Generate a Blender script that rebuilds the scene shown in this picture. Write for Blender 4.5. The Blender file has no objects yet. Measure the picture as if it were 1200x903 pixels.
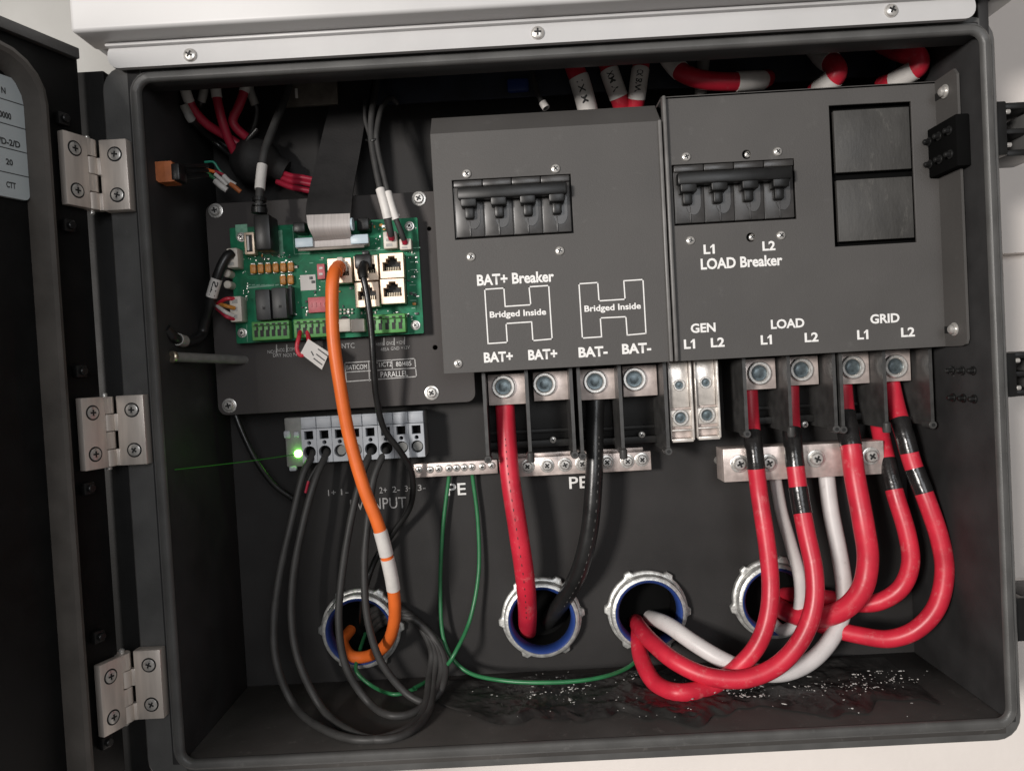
import bpy, bmesh, math, random
from mathutils import Vector, Matrix
random.seed(7)
C = bpy.context.scene.collection
SC = bpy.context.scene
# ------------------------------------------------------------------ camera
F, CD, CX, CZ = 880.0, 0.43154, -0.03298, 0.02217
YAW, PITCH, ROLL = -0.00832, -0.02377, -0.05484
_cy, _sy, _cp, _sp, _cr, _sr = math.cos(YAW), math.sin(YAW), math.cos(PITCH), math.sin(PITCH), math.cos(ROLL), math.sin(ROLL)
FWD = Vector((_sy*_cp, _cy*_cp, _sp))
_r = Vector((_cy, -_sy, 0)); _u = _r.cross(FWD)
RT = _r*_cr + _u*_sr
UP = -_r*_sr + _u*_cr
CAM = Vector((CX, -CD, CZ))
cam = bpy.data.cameras.new('camera'); cam.sensor_fit = 'HORIZONTAL'
cam.angle_x = 2*math.atan(600/F); cam.clip_start = 0.01; cam.clip_end = 50
co = bpy.data.objects.new('camera', cam); C.objects.link(co)
m = Matrix((RT, UP, -FWD)).transposed().to_4x4(); m.translation = CAM
co.matrix_world = m; SC.camera = co
# ------------------------------------------------------------------ light
w = bpy.data.worlds.new('World'); SC.world = w; w.use_nodes = True
w.node_tree.nodes['Background'].inputs[0].default_value = (1.0, 0.95, 0.9, 1)
w.node_tree.nodes['Background'].inputs[1].default_value = 0.14
def area(name, loc, target, size, power, col):
    l = bpy.data.lights.new(name, 'AREA'); l.shape = 'DISK'; l.size = size; l.energy = power; l.color = col
    o = bpy.data.objects.new(name, l); C.objects.link(o); o.location = loc
    o.rotation_euler = (Vector(target)-Vector(loc)).to_track_quat('-Z', 'Y').to_euler()
    return o
area('key_lamp', (-1.12, -1.75, 0.26), (0.02, 0.05, 0.0), 0.34, 45, (1.0, 0.95, 0.90))  # key light, low at front left; its source is unseen
area('side_fill', (-1.25, -1.35, 0.25), (0.02, 0.05, 0.0), 0.3, 2, (1.0, 0.95, 0.90))  # added unseen fill that strengthens the gradient from the left
area('room_fill', (0.25, -1.7, 0.40), (0.1, 0.0, 0.0), 0.8, 8.5, (0.95, 0.97, 1.0))  # added frontal fill standing in for general room light
SC.view_settings.view_transform = 'Standard'; SC.view_settings.look = 'None'
SC.view_settings.exposure = 0.0; SC.view_settings.gamma = 1.0
# ------------------------------------------------------------------ pixel rays (photo is 1200 x 903)
def ray(px, py): return FWD*F + RT*(px-600) - UP*(py-451.5)
def P(px, py, Y):
    d = ray(px, py); return CAM + d*((Y+CD)/d.y)
def S(Y): return (CD+Y)/F
# ------------------------------------------------------------------ materials
def mat(name, col, rough=0.5, metal=0.0, var=0.12, vscale=60, bump=0.0, bscale=600, rvar=0.1, spec=0.5, emit=None, coat=0.0, trans=0.0, alpha=1.0, stretch=None, scuff=None):
    M = bpy.data.materials.new(name); M.use_nodes = True
    nt = M.node_tree; b = nt.nodes['Principled BSDF']; L = nt.links.new
    tc = nt.nodes.new('ShaderNodeTexCoord'); src = tc.outputs['Object']
    if stretch:
        mp = nt.nodes.new('ShaderNodeMapping'); mp.inputs['Scale'].default_value = stretch
        L(src, mp.inputs[0]); src = mp.outputs[0]
    n = nt.nodes.new('ShaderNodeTexNoise'); n.inputs['Scale'].default_value = vscale; n.inputs['Detail'].default_value = 6
    L(src, n.inputs['Vector'])
    r = nt.nodes.new('ShaderNodeValToRGB')
    r.color_ramp.elements[0].position = 0.3; r.color_ramp.elements[1].position = 0.7
    r.color_ramp.elements[0].color = (*[max(0, c*(1-var)) for c in col], 1)
    r.color_ramp.elements[1].color = (*[min(1, c*(1+var)) for c in col], 1)
    L(n.outputs['Fac'], r.inputs[0]); L(r.outputs[0], b.inputs['Base Color'])
    if scuff:                                                       # worn, dusty patches: (colour, noise scale, threshold, amount)
        n3 = nt.nodes.new('ShaderNodeTexNoise'); n3.inputs['Scale'].default_value = scuff[1]; n3.inputs['Detail'].default_value = 8; n3.inputs['Roughness'].default_value = 0.75
        L(src, n3.inputs['Vector'])
        m3 = nt.nodes.new('ShaderNodeMapRange'); m3.inputs['From Min'].default_value = scuff[2]; m3.inputs['From Max'].default_value = scuff[2]+0.12; m3.inputs['To Max'].default_value = scuff[3]
        L(n3.outputs['Fac'], m3.inputs['Value'])
        mx = nt.nodes.new('ShaderNodeMix'); mx.data_type = 'RGBA'; mx.inputs[7].default_value = (*scuff[0], 1)
        L(m3.outputs[0], mx.inputs[0]); L(r.outputs[0], mx.inputs[6]); L(mx.outputs[2], b.inputs['Base Color'])
    mr = nt.nodes.new('ShaderNodeMapRange'); mr.inputs['To Min'].default_value = max(0.03, rough-rvar); mr.inputs['To Max'].default_value = min(1, rough+rvar)
    L(n.outputs['Fac'], mr.inputs['Value']); L(mr.outputs[0], b.inputs['Roughness'])
    b.inputs['Metallic'].default_value = metal
    b.inputs['Specular IOR Level'].default_value = spec
    if coat: b.inputs['Coat Weight'].default_value = coat
    if trans: b.inputs['Transmission Weight'].default_value = trans
    if alpha < 1: b.inputs['Alpha'].default_value = alpha
    if emit:
        b.inputs['Emission Color'].default_value = (*emit[0], 1); b.inputs['Emission Strength'].default_value = emit[1]
    if bump:
        n2 = nt.nodes.new('ShaderNodeTexNoise'); n2.inputs['Scale'].default_value = bscale; n2.inputs['Detail'].default_value = 4
        L(src, n2.inputs['Vector'])
        bp = nt.nodes.new('ShaderNodeBump'); bp.inputs['Strength'].default_value = bump; bp.inputs['Distance'].default_value = 0.0004
        L(n2.outputs['Fac'], bp.inputs['Height']); L(bp.outputs[0], b.inputs['Normal'])
    return M
M = dict(
 black=mat('black_powder_coat', (0.030,0.0295,0.030), 0.55, spec=0.25, bump=0.25, bscale=1500, var=0.25, vscale=40),
 backp=mat('back_panel_coat', (0.026,0.0245,0.024), 0.6, spec=0.25, bump=0.25, bscale=1500, var=0.22, vscale=22),
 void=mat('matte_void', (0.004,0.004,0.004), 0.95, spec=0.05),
 floorp=mat('floor_lit_coat', (0.058,0.054,0.051), 0.6, spec=0.25, bump=0.25, bscale=1500, var=0.25, vscale=20, scuff=((0.16,0.15,0.14), 110, 0.58, 0.5)),  # coat lightened to put in light the floor does not receive
 rim=mat('grey_powder_coat', (0.085,0.084,0.082), 0.45, bump=0.2, bscale=1600, var=0.18, vscale=50, scuff=((0.20,0.195,0.19), 80, 0.62, 0.45)),
 cover=mat('cover_powder_coat', (0.078,0.074,0.071), 0.55, spec=0.3, bump=0.3, bscale=1500, var=0.13, vscale=14, rvar=0.14, scuff=((0.13,0.125,0.12), 60, 0.60, 0.35)),
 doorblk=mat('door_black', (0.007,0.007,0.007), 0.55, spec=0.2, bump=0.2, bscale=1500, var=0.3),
 doorrim=mat('door_gasket_grey', (0.080,0.071,0.063), 0.55, bump=0.2, bscale=900, var=0.2),
 silver=mat('silver_paint', (0.49,0.484,0.482), 0.42, 0.0, var=0.04, bump=0.06, bscale=2500, vscale=25),
 wall=mat('painted_siding', (0.82,0.76,0.715), 0.75, var=0.05, vscale=8, bump=0.5, bscale=160),
 steel=mat('brushed_steel', (0.68,0.61,0.55), 0.42, 0.45, var=0.12, vscale=300, bump=0.12, bscale=900, stretch=(1,1,0.08)),
 zinc=mat('zinc_screw', (0.62,0.60,0.57), 0.3, 0.6, var=0.2, vscale=500),
 tin=mat('tinned_copper', (0.64,0.55,0.51), 0.38, 0.5, var=0.22, vscale=150, bump=0.2, bscale=400),
 cast=mat('cast_zinc', (0.58,0.58,0.56), 0.42, 0.6, var=0.3, vscale=250, bump=0.6, bscale=500),
 dark=mat('dark_recess', (0.008,0.008,0.008), 0.6),
 plastic=mat('black_plastic', (0.010,0.010,0.010), 0.36, spec=0.35, var=0.25, vscale=90),
 bplastic=mat('breaker_plastic', (0.040,0.038,0.037), 0.34, var=0.25, vscale=120),
 housing=mat('terminal_housing', (0.045,0.044,0.043), 0.4, var=0.3, vscale=120),
 blue=mat('blue_insulator', (0.014,0.042,0.19), 0.5, var=0.2),
 ink=mat('white_ink', (0.80,0.79,0.77), 0.6, var=0.06, vscale=900),
 fink=mat('faded_white_ink', (0.42,0.41,0.40), 0.6, var=0.3, vscale=900),
 blackink=mat('black_ink', (0.03,0.03,0.03), 0.6),
 red=mat('red_jacket', (0.54,0.020,0.042), 0.40, var=0.20, vscale=45, bump=0.35, bscale=140, spec=0.45, rvar=0.16, scuff=((0.62,0.20,0.20), 160, 0.56, 0.45)),
 dred=mat('crimson_jacket', (0.40,0.018,0.045), 0.42, var=0.14, vscale=70),
 tape=mat('black_tape', (0.015,0.014,0.014), 0.22, var=0.3, vscale=120, bump=0.7, bscale=220),
 cblack=mat('black_jacket', (0.013,0.013,0.013), 0.32, var=0.3, vscale=60, bump=0.35, bscale=160, rvar=0.16),
 pvblack=mat('grey_black_jacket', (0.042,0.041,0.040), 0.5, var=0.2, vscale=100, spec=0.35, bump=0.1, bscale=300),
 cwhite=mat('white_jacket', (0.60,0.57,0.56), 0.42, var=0.10, vscale=60, scuff=((0.30,0.27,0.25), 150, 0.58, 0.5)),
 sleeve=mat('white_sleeve', (0.66,0.63,0.60), 0.5, var=0.06, vscale=200),
 gsleeve=mat('grey_sleeve', (0.36,0.35,0.33), 0.5, var=0.1, vscale=200),
 orange=mat('orange_jacket', (0.80,0.16,0.028), 0.42, var=0.08, vscale=80),
 dorange=mat('dull_orange_plastic', (0.42,0.12,0.035), 0.5, var=0.2, vscale=150),
 green=mat('green_jacket', (0.025,0.16,0.060), 0.38, var=0.15, vscale=120),
 teal=mat('teal_jacket', (0.02,0.25,0.16), 0.4),
 pcb=mat('solder_mask', (0.010,0.150,0.072), 0.5, var=0.45, vscale=110, bump=0.12, bscale=900, spec=0.2),
 lpcb=mat('light_solder_mask', (0.16,0.36,0.25), 0.5, var=0.3, vscale=300),
 term=mat('green_terminal', (0.10,0.33,0.085), 0.45, var=0.15, vscale=120),
 cream=mat('cream_plastic', (0.62,0.57,0.50), 0.45, var=0.1, vscale=150),
 jack=mat('gilded_shield', (0.78,0.62,0.48), 0.42, 0.6, var=0.12, vscale=150),
 relay=mat('relay_black', (0.030,0.031,0.032), 0.42, var=0.2),
 amber=mat('amber_component', (0.55,0.23,0.04), 0.4, var=0.2, vscale=500),
 pinkred=mat('red_switch', (0.58,0.13,0.15), 0.45, var=0.2, vscale=300),
 paper=mat('white_paper', (0.68,0.65,0.62), 0.7, var=0.05),
 dlabel=mat('pale_label', (0.46,0.50,0.51), 0.45, var=0.03),
 ribbon=mat('grey_ribbon', (0.50,0.46,0.44), 0.5, var=0.12, vscale=400, stretch=(3,0.1,0.1)),
 cloth=mat('black_cloth_tape', (0.012,0.011,0.011), 0.75, var=0.25, vscale=120, bump=0.5, bscale=700),
 lblue=mat('pale_blue_plastic', (0.52,0.62,0.68), 0.4, var=0.06),
 grayterm=mat('grey_terminal_plastic', (0.40,0.42,0.45), 0.5, var=0.07, vscale=200),
 dgray=mat('end_clamp_grey', (0.19,0.19,0.18), 0.5, var=0.2, vscale=200),
 bluezinc=mat('bluish_zinc', (0.10,0.125,0.135), 0.3, 0.6, var=0.3, vscale=400),
 wallshade=mat('shaded_wall_grey', (0.26,0.255,0.24), 0.5, var=0.06),  # wall colour darkened to its shaded tone
 plate=mat('plate_powder_coat', (0.056,0.050,0.048), 0.55, spec=0.25, bump=0.3, bscale=1800, var=0.12, vscale=30),
 dpcb=mat('covered_copper', (0.022,0.235,0.115), 0.5, spec=0.2),
 lipgrey=mat('edge_lit_grey', (0.14,0.135,0.13), 0.4, var=0.2, vscale=90),  # cover grey made paler for light caught along the bent lips
 pocket=mat('terminal_pocket', (0.014,0.0135,0.013), 0.5, spec=0.3, var=0.3, vscale=120),
 clear=mat('clear_cover', (0.62,0.58,0.54), 0.22, 0.35, var=0.3, vscale=120, bump=0.5, bscale=150),
 film=mat('clear_film', (0.026,0.025,0.024), 0.42, var=0.5, vscale=60, bump=0.9, bscale=260, rvar=0.16, spec=0.35),
 crumb=mat('crumb_glint_white', (0.52,0.51,0.49), 0.5, var=0.4, vscale=300),
 glow=mat('green_laser_glow', (0.1,0.9,0.1), 0.4, emit=((0.25,1.0,0.12), 14)),
 beam=mat('green_laser_beam', (0.01,0.10,0.01), 0.5, emit=((0.06,0.5,0.03), 0.06)),  # laser light given as emission
 brkt=mat('galvanised_bracket', (0.16,0.14,0.12), 0.5, 0.6, var=0.3, vscale=120),
 navy=mat('dark_blue_board', (0.012,0.016,0.028), 0.5, var=0.5, vscale=60),
 brass=mat('brass_end', (0.60,0.52,0.40), 0.35, 0.9, var=0.2),
)
# ------------------------------------------------------------------ builders
def rootof(o):
    while o.parent: o = o.parent
    return o
def tag(o, label=None, cat=None, group=None, kind=None):
    if label: o['label'] = label
    if cat: o['category'] = cat
    if group: o['group'] = group
    if kind: o['kind'] = kind
    return o
def thing(name, label, cat, loc, group=None):
    o = bpy.data.objects.new(name, None); C.objects.link(o); o.location = loc; o.empty_display_size = 0.01
    return tag(o, label, cat, group)
def link(name, me, parent=None, loc=None):
    o = bpy.data.objects.new(name, me); C.objects.link(o)
    if parent: o.parent = parent
    if loc is not None: o.location = Vector(loc) - (rootof(parent).location if parent else Vector())
    return o
def rrect(x0, x1, z0, z1, r, n=5):
    pts = []
    for cx, cz, a in ((x1-r, z1-r, 0), (x0+r, z1-r, 90), (x0+r, z0+r, 180), (x1-r, z0+r, 270)):
        for i in range(n+1):
            t = math.radians(a + 90*i/n); pts.append((cx+r*math.cos(t), cz+r*math.sin(t)))
    return pts
class MB:
    def __init__(s, M4=None): s.bm = bmesh.new(); s.M = M4
    def _fin(s, verts, faces, mi):
        for f in faces: f.material_index = mi
        if s.M is not None:
            for v in verts: v.co = s.M @ v.co
    def box(s, x0, x1, y0, y1, z0, z1, bev=0.0, mi=0, seg=2):
        if x0 > x1: x0, x1 = x1, x0
        if y0 > y1: y0, y1 = y1, y0
        if z0 > z1: z0, z1 = z1, z0
        t = bmesh.new()
        bmesh.ops.create_cube(t, size=1)
        for v in t.verts:
            v.co = Vector(((x0+x1)/2+v.co.x*(x1-x0), (y0+y1)/2+v.co.y*(y1-y0), (z0+z1)/2+v.co.z*(z1-z0)))
        if bev > 0:
            bev = min(bev, (x1-x0)*0.45, (y1-y0)*0.45, (z1-z0)*0.45)
            bmesh.ops.bevel(t, geom=t.edges[:], offset=bev, segments=seg, profile=0.5, affect='EDGES')
        s.merge(t, mi); return s
    def merge(s, t, mi=0):
        mp = {}; fs = []
        for v in t.verts: mp[v] = s.bm.verts.new(v.co)
        for f in t.faces:
            try: fs.append(s.bm.faces.new([mp[v] for v in f.verts]))
            except ValueError: pass
        t.free(); s._fin(list(mp.values()), fs, mi)
    def pbox(s, px, py, wpx, hpx, y0, y1, bev=0.0, mi=0):       # box seen at pixel px,py with its front at depth y0
        p = P(px, py, y0); k = S(y0)/2
        return s.box(p.x-wpx*k, p.x+wpx*k, y0, y1, p.z-hpx*k, p.z+hpx*k, bev, mi)
    def loops(s, L, mi=0, cap0=True, cap1=True, closed=False):
        vv = [[s.bm.verts.new(p) for p in l] for l in L]; fs = []; n = len(L[0])
        pairs = list(zip(vv[:-1], vv[1:])) + ([(vv[-1], vv[0])] if closed else [])
        for a, b in pairs:
            for i in range(n):
                fs.append(s.bm.faces.new((a[i], a[(i+1) % n], b[(i+1) % n], b[i])))
        if not closed:
            if cap0: fs.append(s.bm.faces.new(vv[0][::-1]))
            if cap1: fs.append(s.bm.faces.new(vv[-1]))
        s._fin([v for l in vv for v in l], fs, mi); return s
    def lathe(s, c, axis, prof, seg=24, mi=0, cap0=True, cap1=True):
        c = Vector(c); a = Vector(axis).normalized(); e = a.orthogonal().normalized(); g = a.cross(e)
        L = []
        for r, h in prof:
            L.append([c + a*h + (e*math.cos(2*math.pi*i/seg)+g*math.sin(2*math.pi*i/seg))*max(r, 1e-6) for i in range(seg)])
        return s.loops(L, mi, cap0, cap1)
    def cyl(s, c, axis, r, h, seg=20, mi=0, bev=0.0):
        b = min(bev, r*0.4, h*0.4)
        return s.lathe(c, axis, [(r-b, 0), (r, b), (r, h-b), (r-b, h)] if b else [(r, 0), (r, h)], seg, mi)
    def prism(s, pts, y0, y1, mi=0):
        return s.loops([[Vector((x, y0, z)) for x, z in pts], [Vector((x, y1, z)) for x, z in pts]], mi)
    def tube(s, pts, r, seg=14, mi=0, flat=1.0):
        n = len(pts); T = []
        for i in range(n):
            T.append((pts[min(i+1, n-1)]-pts[max(i-1, 0)]).normalized())
        e = T[0].cross(Vector((0, 1, 0)))
        if e.length < 1e-3: e = T[0].cross(Vector((1, 0, 0)))
        e.normalize(); L = []
        for i in range(n):
            e = (e - T[i]*e.dot(T[i])).normalized(); g = T[i].cross(e)
            rr = r(i/(n-1)) if callable(r) else r
            L.append([pts[i] + (e*math.cos(2*math.pi*k/seg) + g*flat*math.sin(2*math.pi*k/seg))*rr for k in range(seg)])
        return s.loops(L, mi)
    def build(s, name, mats, parent=None, origin=None, sharp=35):
        bm = s.bm
        bmesh.ops.recalc_face_normals(bm, faces=bm.faces[:])
        off = rootof(parent).location if parent else (Vector(origin) if origin is not None else Vector())
        for v in bm.verts: v.co -= off
        for f in bm.faces: f.smooth = True
        ca = math.radians(sharp)
        for e in bm.edges:
            if len(e.link_faces) == 2:
                if e.calc_face_angle(0) > ca or e.link_faces[0].material_index != e.link_faces[1].material_index: e.smooth = False
        me = bpy.data.meshes.new(name); bm.to_mesh(me); bm.free()
        for mm in (mats if isinstance(mats, (list, tuple)) else [mats]): me.materials.append(mm)
        o = bpy.data.objects.new(name, me); C.objects.link(o)
        if parent: o.parent = parent
        else: o.location = off
        return o
def curve_mesh(cu):
    o = bpy.data.objects.new('tmp', cu); C.objects.link(o)
    dg = bpy.context.evaluated_depsgraph_get(); dg.update()
    me = bpy.data.meshes.new_from_object(o.evaluated_get(dg))
    bpy.data.objects.remove(o); return me
def plate(name, outline, holes, y0, th, m_, parent, bev=0.0003):
    cu = bpy.data.curves.new(name, 'CURVE'); cu.dimensions = '2D'; cu.fill_mode = 'BOTH'
    cu.extrude = max(th/2-bev, 1e-5); cu.bevel_depth = bev; cu.bevel_resolution = 1; cu.offset = -bev
    for pts in [outline]+holes:
        sp = cu.splines.new('POLY'); sp.points.add(len(pts)-1); sp.use_cyclic_u = True
        for i, (x, z) in enumerate(pts): sp.points[i].co = (x, z, 0, 1)
    me = curve_mesh(cu); me.name = name
    off = rootof(parent).location if parent else Vector()
    for v in me.vertices:
        x, y, z = v.co; v.co = Vector((x, y0+th/2-z, y)) - off
    me.materials.clear(); me.materials.append(m_)
    return link(name, me, parent)
def circ(cx, cz, r, n=40): return [(cx+r*math.cos(2*math.pi*i/n), cz+r*math.sin(2*math.pi*i/n)) for i in range(n)]
def text_mesh(s, bold):
    cu = bpy.data.curves.new('t', 'FONT'); cu.body = s; cu.size = 1; cu.offset = bold; cu.extrude = 0.0
    cu.resolution_u = 3
    me = curve_mesh(cu); return me
def txt(parent, s, px, py, wpx, hpx, Y, m_='ink', bold=0.025, rot=0.0, M4=None, name='lettering'):
    """flat printed word, centred on pixel px,py of the plane at depth Y, fitted to a width and height in photo pixels"""
    me = text_mesh(s, bold)
    xs = [v.co.x for v in me.vertices]; ys = [v.co.y for v in me.vertices]
    cx, cy_ = (min(xs)+max(xs))/2, (min(ys)+max(ys))/2
    kx = wpx*S(Y)/(max(xs)-min(xs)); ky = hpx*S(Y)/(max(ys)-min(ys))
    off = rootof(parent).location; p = P(px, py, Y); cr, sr = math.cos(rot), math.sin(rot)
    for v in me.vertices:
        a, b = (v.co.x-cx)*kx, (v.co.y-cy_)*ky
        v.co = Vector((p.x+a*cr-b*sr, Y, p.z+a*sr+b*cr)) - off
    if s.endswith('1') and s[0] == 'L':                            # the flag of the figure 1
        x1 = px+wpx*.5-2.0
        bb = bmesh.new(); bb.from_mesh(me); k = S(Y); q = P(px+wpx*.5, py, Y) - off; zt = hpx*.5*k
        vs = [bb.verts.new((q.x+dx*k, q.y-.00002, q.z+dz*k)) for dx, dz in ((-2.2, hpx*.5), (-5.0, hpx*.5-2.2), (-5.0, hpx*.5-4.2), (-1.4, hpx*.5-1.6))]
        bb.faces.new(vs); bb.to_mesh(me); bb.free()
    me.name = name; me.materials.clear(); me.materials.append(M[m_])
    return link(name, me, parent)
def seg_line(mb, a, b, wpx, Y, mi=0):                             # printed line between two pixels
    p, q = P(*a, Y), P(*b, Y); d = (q-p).normalized(); n = Vector((-d.z, 0, d.x))*wpx*S(Y)/2
    e = d*wpx*S(Y)/2; p = p-e; q = q+e
    mb.loops([[p-n, q-n, q+n, p+n], [v+Vector((0, 0.0001, 0)) for v in (p-n, q-n, q+n, p+n)]], mi)
_scr = {}
def screw_me(r, style='pan'):
    k = (round(r, 5), style)
    if k not in _scr:
        b = MB()
        if style == 'pan':
            b.lathe((0, 0, 0), (0, -1, 0), [(r*1.02, 0), (r, r*0.18), (r*0.86, r*0.42), (r*0.55, r*0.56), (0, r*0.6)], 20, 0)
            for a in (0, 1):
                l, t = (r*0.52, r*0.13)
                b.box(-l if a == 0 else -t, l if a == 0 else t, -r*(0.64+0.01*a), -r*0.3, -t if a == 0 else -l, t if a == 0 else l, 0, 1)
        elif style == 'flat':
            b.lathe((0, 0, 0), (0, -1, 0), [(r*1.25, -0.0001), (r*1.25, 0.0001), (r*1.02, 0.0001)], 22, 1)
            b.lathe((0, 0, 0), (0, -1, 0), [(r, -0.0003), (r, r*0.1), (r*0.9, r*0.14), (0, r*0.15)], 22, 0)
            for a in (0, 1):
                l, t = (r*0.5, r*0.13)
                b.box(-l if a == 0 else -t, l if a == 0 else t, -r*(0.19+0.01*a), 0, -t if a == 0 else -l, t if a == 0 else l, 0, 1)
        elif style == 'washer':
            b.lathe((0, 0, 0), (0, -1, 0), [(r*1.45, 0), (r*1.45, r*0.16), (r*1.38, r*0.2), (r, r*0.2), (r, r*0.6), (r*0.8, r*0.8), (0, r*0.84)], 22, 0)
            for a in (0, 1):
                l, t = (r*0.55, r*0.15)
                b.box(-l if a == 0 else -t, l if a == 0 else t, -r*(0.87+0.01*a), -r*0.4, -t if a == 0 else -l, t if a == 0 else l, 0, 1)
        elif style == 'bolt':            # ring collar with a recessed hex drive
            b.lathe((0, 0, 0), (0, -1, 0), [(r, 0), (r, r*0.30), (r*0.93, r*0.38), (r*0.76, r*0.38), (r*0.68, r*0.28), (r*0.68, 0.0002)], 28, 0, cap1=False)
            b.lathe((0, 0, 0), (0, -1, 0), [(r*0.68, 0.0001), (r*0.66, r*0.05), (r*0.60, r*0.05), (r*0.40, r*0.02), (r*0.36, r*0.03), (0, r*0.03)], 28, 2)
        o = b.build('screw', [M['zinc'], M['dark'], M['bluezinc']])
        me = o.data; bpy.data.objects.remove(o); _scr[k] = me
    return _scr[k]
def screw(parent, px, py, Y, r, style='pan', name='screw'):
    o = link(name, screw_me(r, style), parent, P(px, py, Y)); o.rotation_euler = (0, random.uniform(-1.2, 1.2), 0); return o
# paths --------------------------------------------------------------
def catmull(pts, n=10):
    p = [pts[0]*2-pts[1]] + pts + [pts[-1]*2-pts[-2]]; out = []
    for i in range(1, len(p)-2):
        a, b, c, d = p[i-1:i+3]
        for k in range(n):
            t = k/n
            out.append(0.5*((2*b)+(c-a)*t+(2*a-5*b+4*c-d)*t*t+(3*b-a-3*c+d)*t**3))
    out.append(p[-2]); return out
NP = 10
def PF(px, py, Y, r):                                              # keep a cable on top of the enclosure floor
    p = P(px, py, Y); lo = -0.1968+r+.0004
    if p.z < lo and abs(p.x) < 0.24:
        d = ray(px, py); p = CAM + d*((lo-CAM.z)/d.z)
    return p
def path(pp, r=.002, lift=0): return catmull([PF(*q, r+lift) for q in pp], NP)
def sub(pa, a, b):
    i, j = int(round(a*NP)), int(round(b*NP)); return pa[max(0, i):min(len(pa), j+1)]
def cable(name, label, cat, pp, r, m_, group=None, bands=(), flat=1.0, jacket='jacket', seg=14, lift=0):
    """bands: (from, to, material, radius factor, part name) in control-point units"""
    pa = path(pp, r, lift)
    if not bands:
        return tag(MB().tube(pa, r, seg, flat=flat).build(name, M[m_], origin=pa[0]), label, cat, group)
    t = thing(name, label, cat, pa[0], group)
    MB().tube(pa, r, seg, flat=flat).build(jacket, M[m_], t)
    for a, b, mm, k, nm in bands:
        MB().tube(sub(pa, a, b), r*k, seg+4, flat=flat).build(nm, M[mm], t)
    t['_'] = 0; del t['_']
    return t
# ================================================================== large structure
HW, HH, YB = 0.24, 0.1968, 0.105
# house wall of lapped boards
t = thing('house_wall', 'pale lap sided house wall behind the enclosure', 'wall', (0, 0.19, 0))
b = MB()
for i in range(-5, 6):
    z0 = 0.086 + i*0.24
    b.loops([[Vector((x, y, z)) for y, z in ((0.125, z0), (0.137, z0+0.24), (0.17, z0+0.24), (0.17, z0))] for x in (-2.5, 2.5)])
b.build('siding', M['wall'], t)
# ---- enclosure
enc = thing('wiring_enclosure', 'open black steel wiring enclosure with stainless hinges and its door swung left', 'enclosure', (0, YB, -HH))
rings = [(422, 738, .0215), (635, 725, .0215), (760, 717, .0215), (908, 703, .0215)]
RC = [P(x, y, 0.097) for x, y, _ in rings]
plate('back_panel', [(-.25, -.203), (.246, -.203), (.246, .31), (-.25, .31)], [circ(c.x, c.z, .0222) for c in RC], YB, .0025, M['backp'], enc)
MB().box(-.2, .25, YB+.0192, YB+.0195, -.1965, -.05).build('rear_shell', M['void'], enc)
MB().box(-.2485, -HW-.0003, .0032, YB, -.2005, .31, .001).build('side_wall', M['black'], enc)
MB().box(HW+.0003, .2465, .0032, YB, -.2005, .31, .001).build('side_wall', M['black'], enc)
MB().box(-HW-.0003, HW+.0003, .0032, YB, -.2065, -HH-.0003, .0006).build('floor_pan', M['floorp'], enc)
MB().box(-HW-.0003, HW+.0003, .0032, .0185, HH+.0003, .2045, .0008).build('ceiling_strip', M['black'], enc)
MB().box(-HW-.0003, HW+.0003, .010, YB, .30, .305).build('cavity_roof', M['black'], enc)
def rl(x0, x1, z0, z1, r, y): return [Vector((x, y, z)) for x, z in rrect(x0, x1, z0, z1, r)]
def ring4(o, r, y, ol=None, orr=None, ob=None, ot=None):
    return rl(-HW-(ol if ol is not None else o), HW+(orr if orr is not None else o), -HH-(ob if ob is not None else o), HH+(ot if ot is not None else o), r, y)
b = MB()
b.loops([ring4(0, .006, .003), ring4(0, .006, .0012), ring4(.0006, .0066, .0002), ring4(.0014, .007, -.0004), ring4(.004, .010, -.0004), ring4(.005, .011, .0003), ring4(.0056, .0115, .0016),
         ring4(.0056, .0115, .0034, ), ring4(0, .013, .0034, .0222, .0085, .0125, .0105), ring4(0, .014, .0042, .0231, .0094, .0138, .011), ring4(0, .014, .0056, .0235, .0098, .0143, .0112), ring4(0, .014, .012, .0235, .0098, .0143, .0112), ring4(.0070, .0125, .012), ring4(.0070, .0125, .003)], closed=True)
b.build('rim', M['rim'], enc)
MB().box(-.2990, -.2637, .0075, .040, -.2085, .2075, .001).build('hinge_gap_filler', M['doorblk'], enc)  # added black filler so the gap beside the hinges reads dark
txt(enc, 'PV INPUT', 443, 590, 66, 13, YB-.0003, 'fink', .0)
for s_, x, y in (('1+', 389, 577), ('1-', 404, 576), ('2+', 449, 574), ('2-', 464, 573), ('3+', 479, 572), ('3-', 494, 571)):
    txt(enc, s_, x, y, 9, 7, YB-.0003, 'fink', .0)
txt(enc, 'PE', 535, 573, 22, 14, YB-.0003, 'ink', .01)
txt(enc, 'PE', 678, 565, 22, 14, YB-.0003, 'ink', .01)
# hinges and door
AX, AY = -.2688, -.0055
ALPHA = math.radians(111)
U = Vector((math.cos(ALPHA), -math.sin(ALPHA), 0)); N = Vector((math.sin(ALPHA), math.cos(ALPHA), 0))
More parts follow.
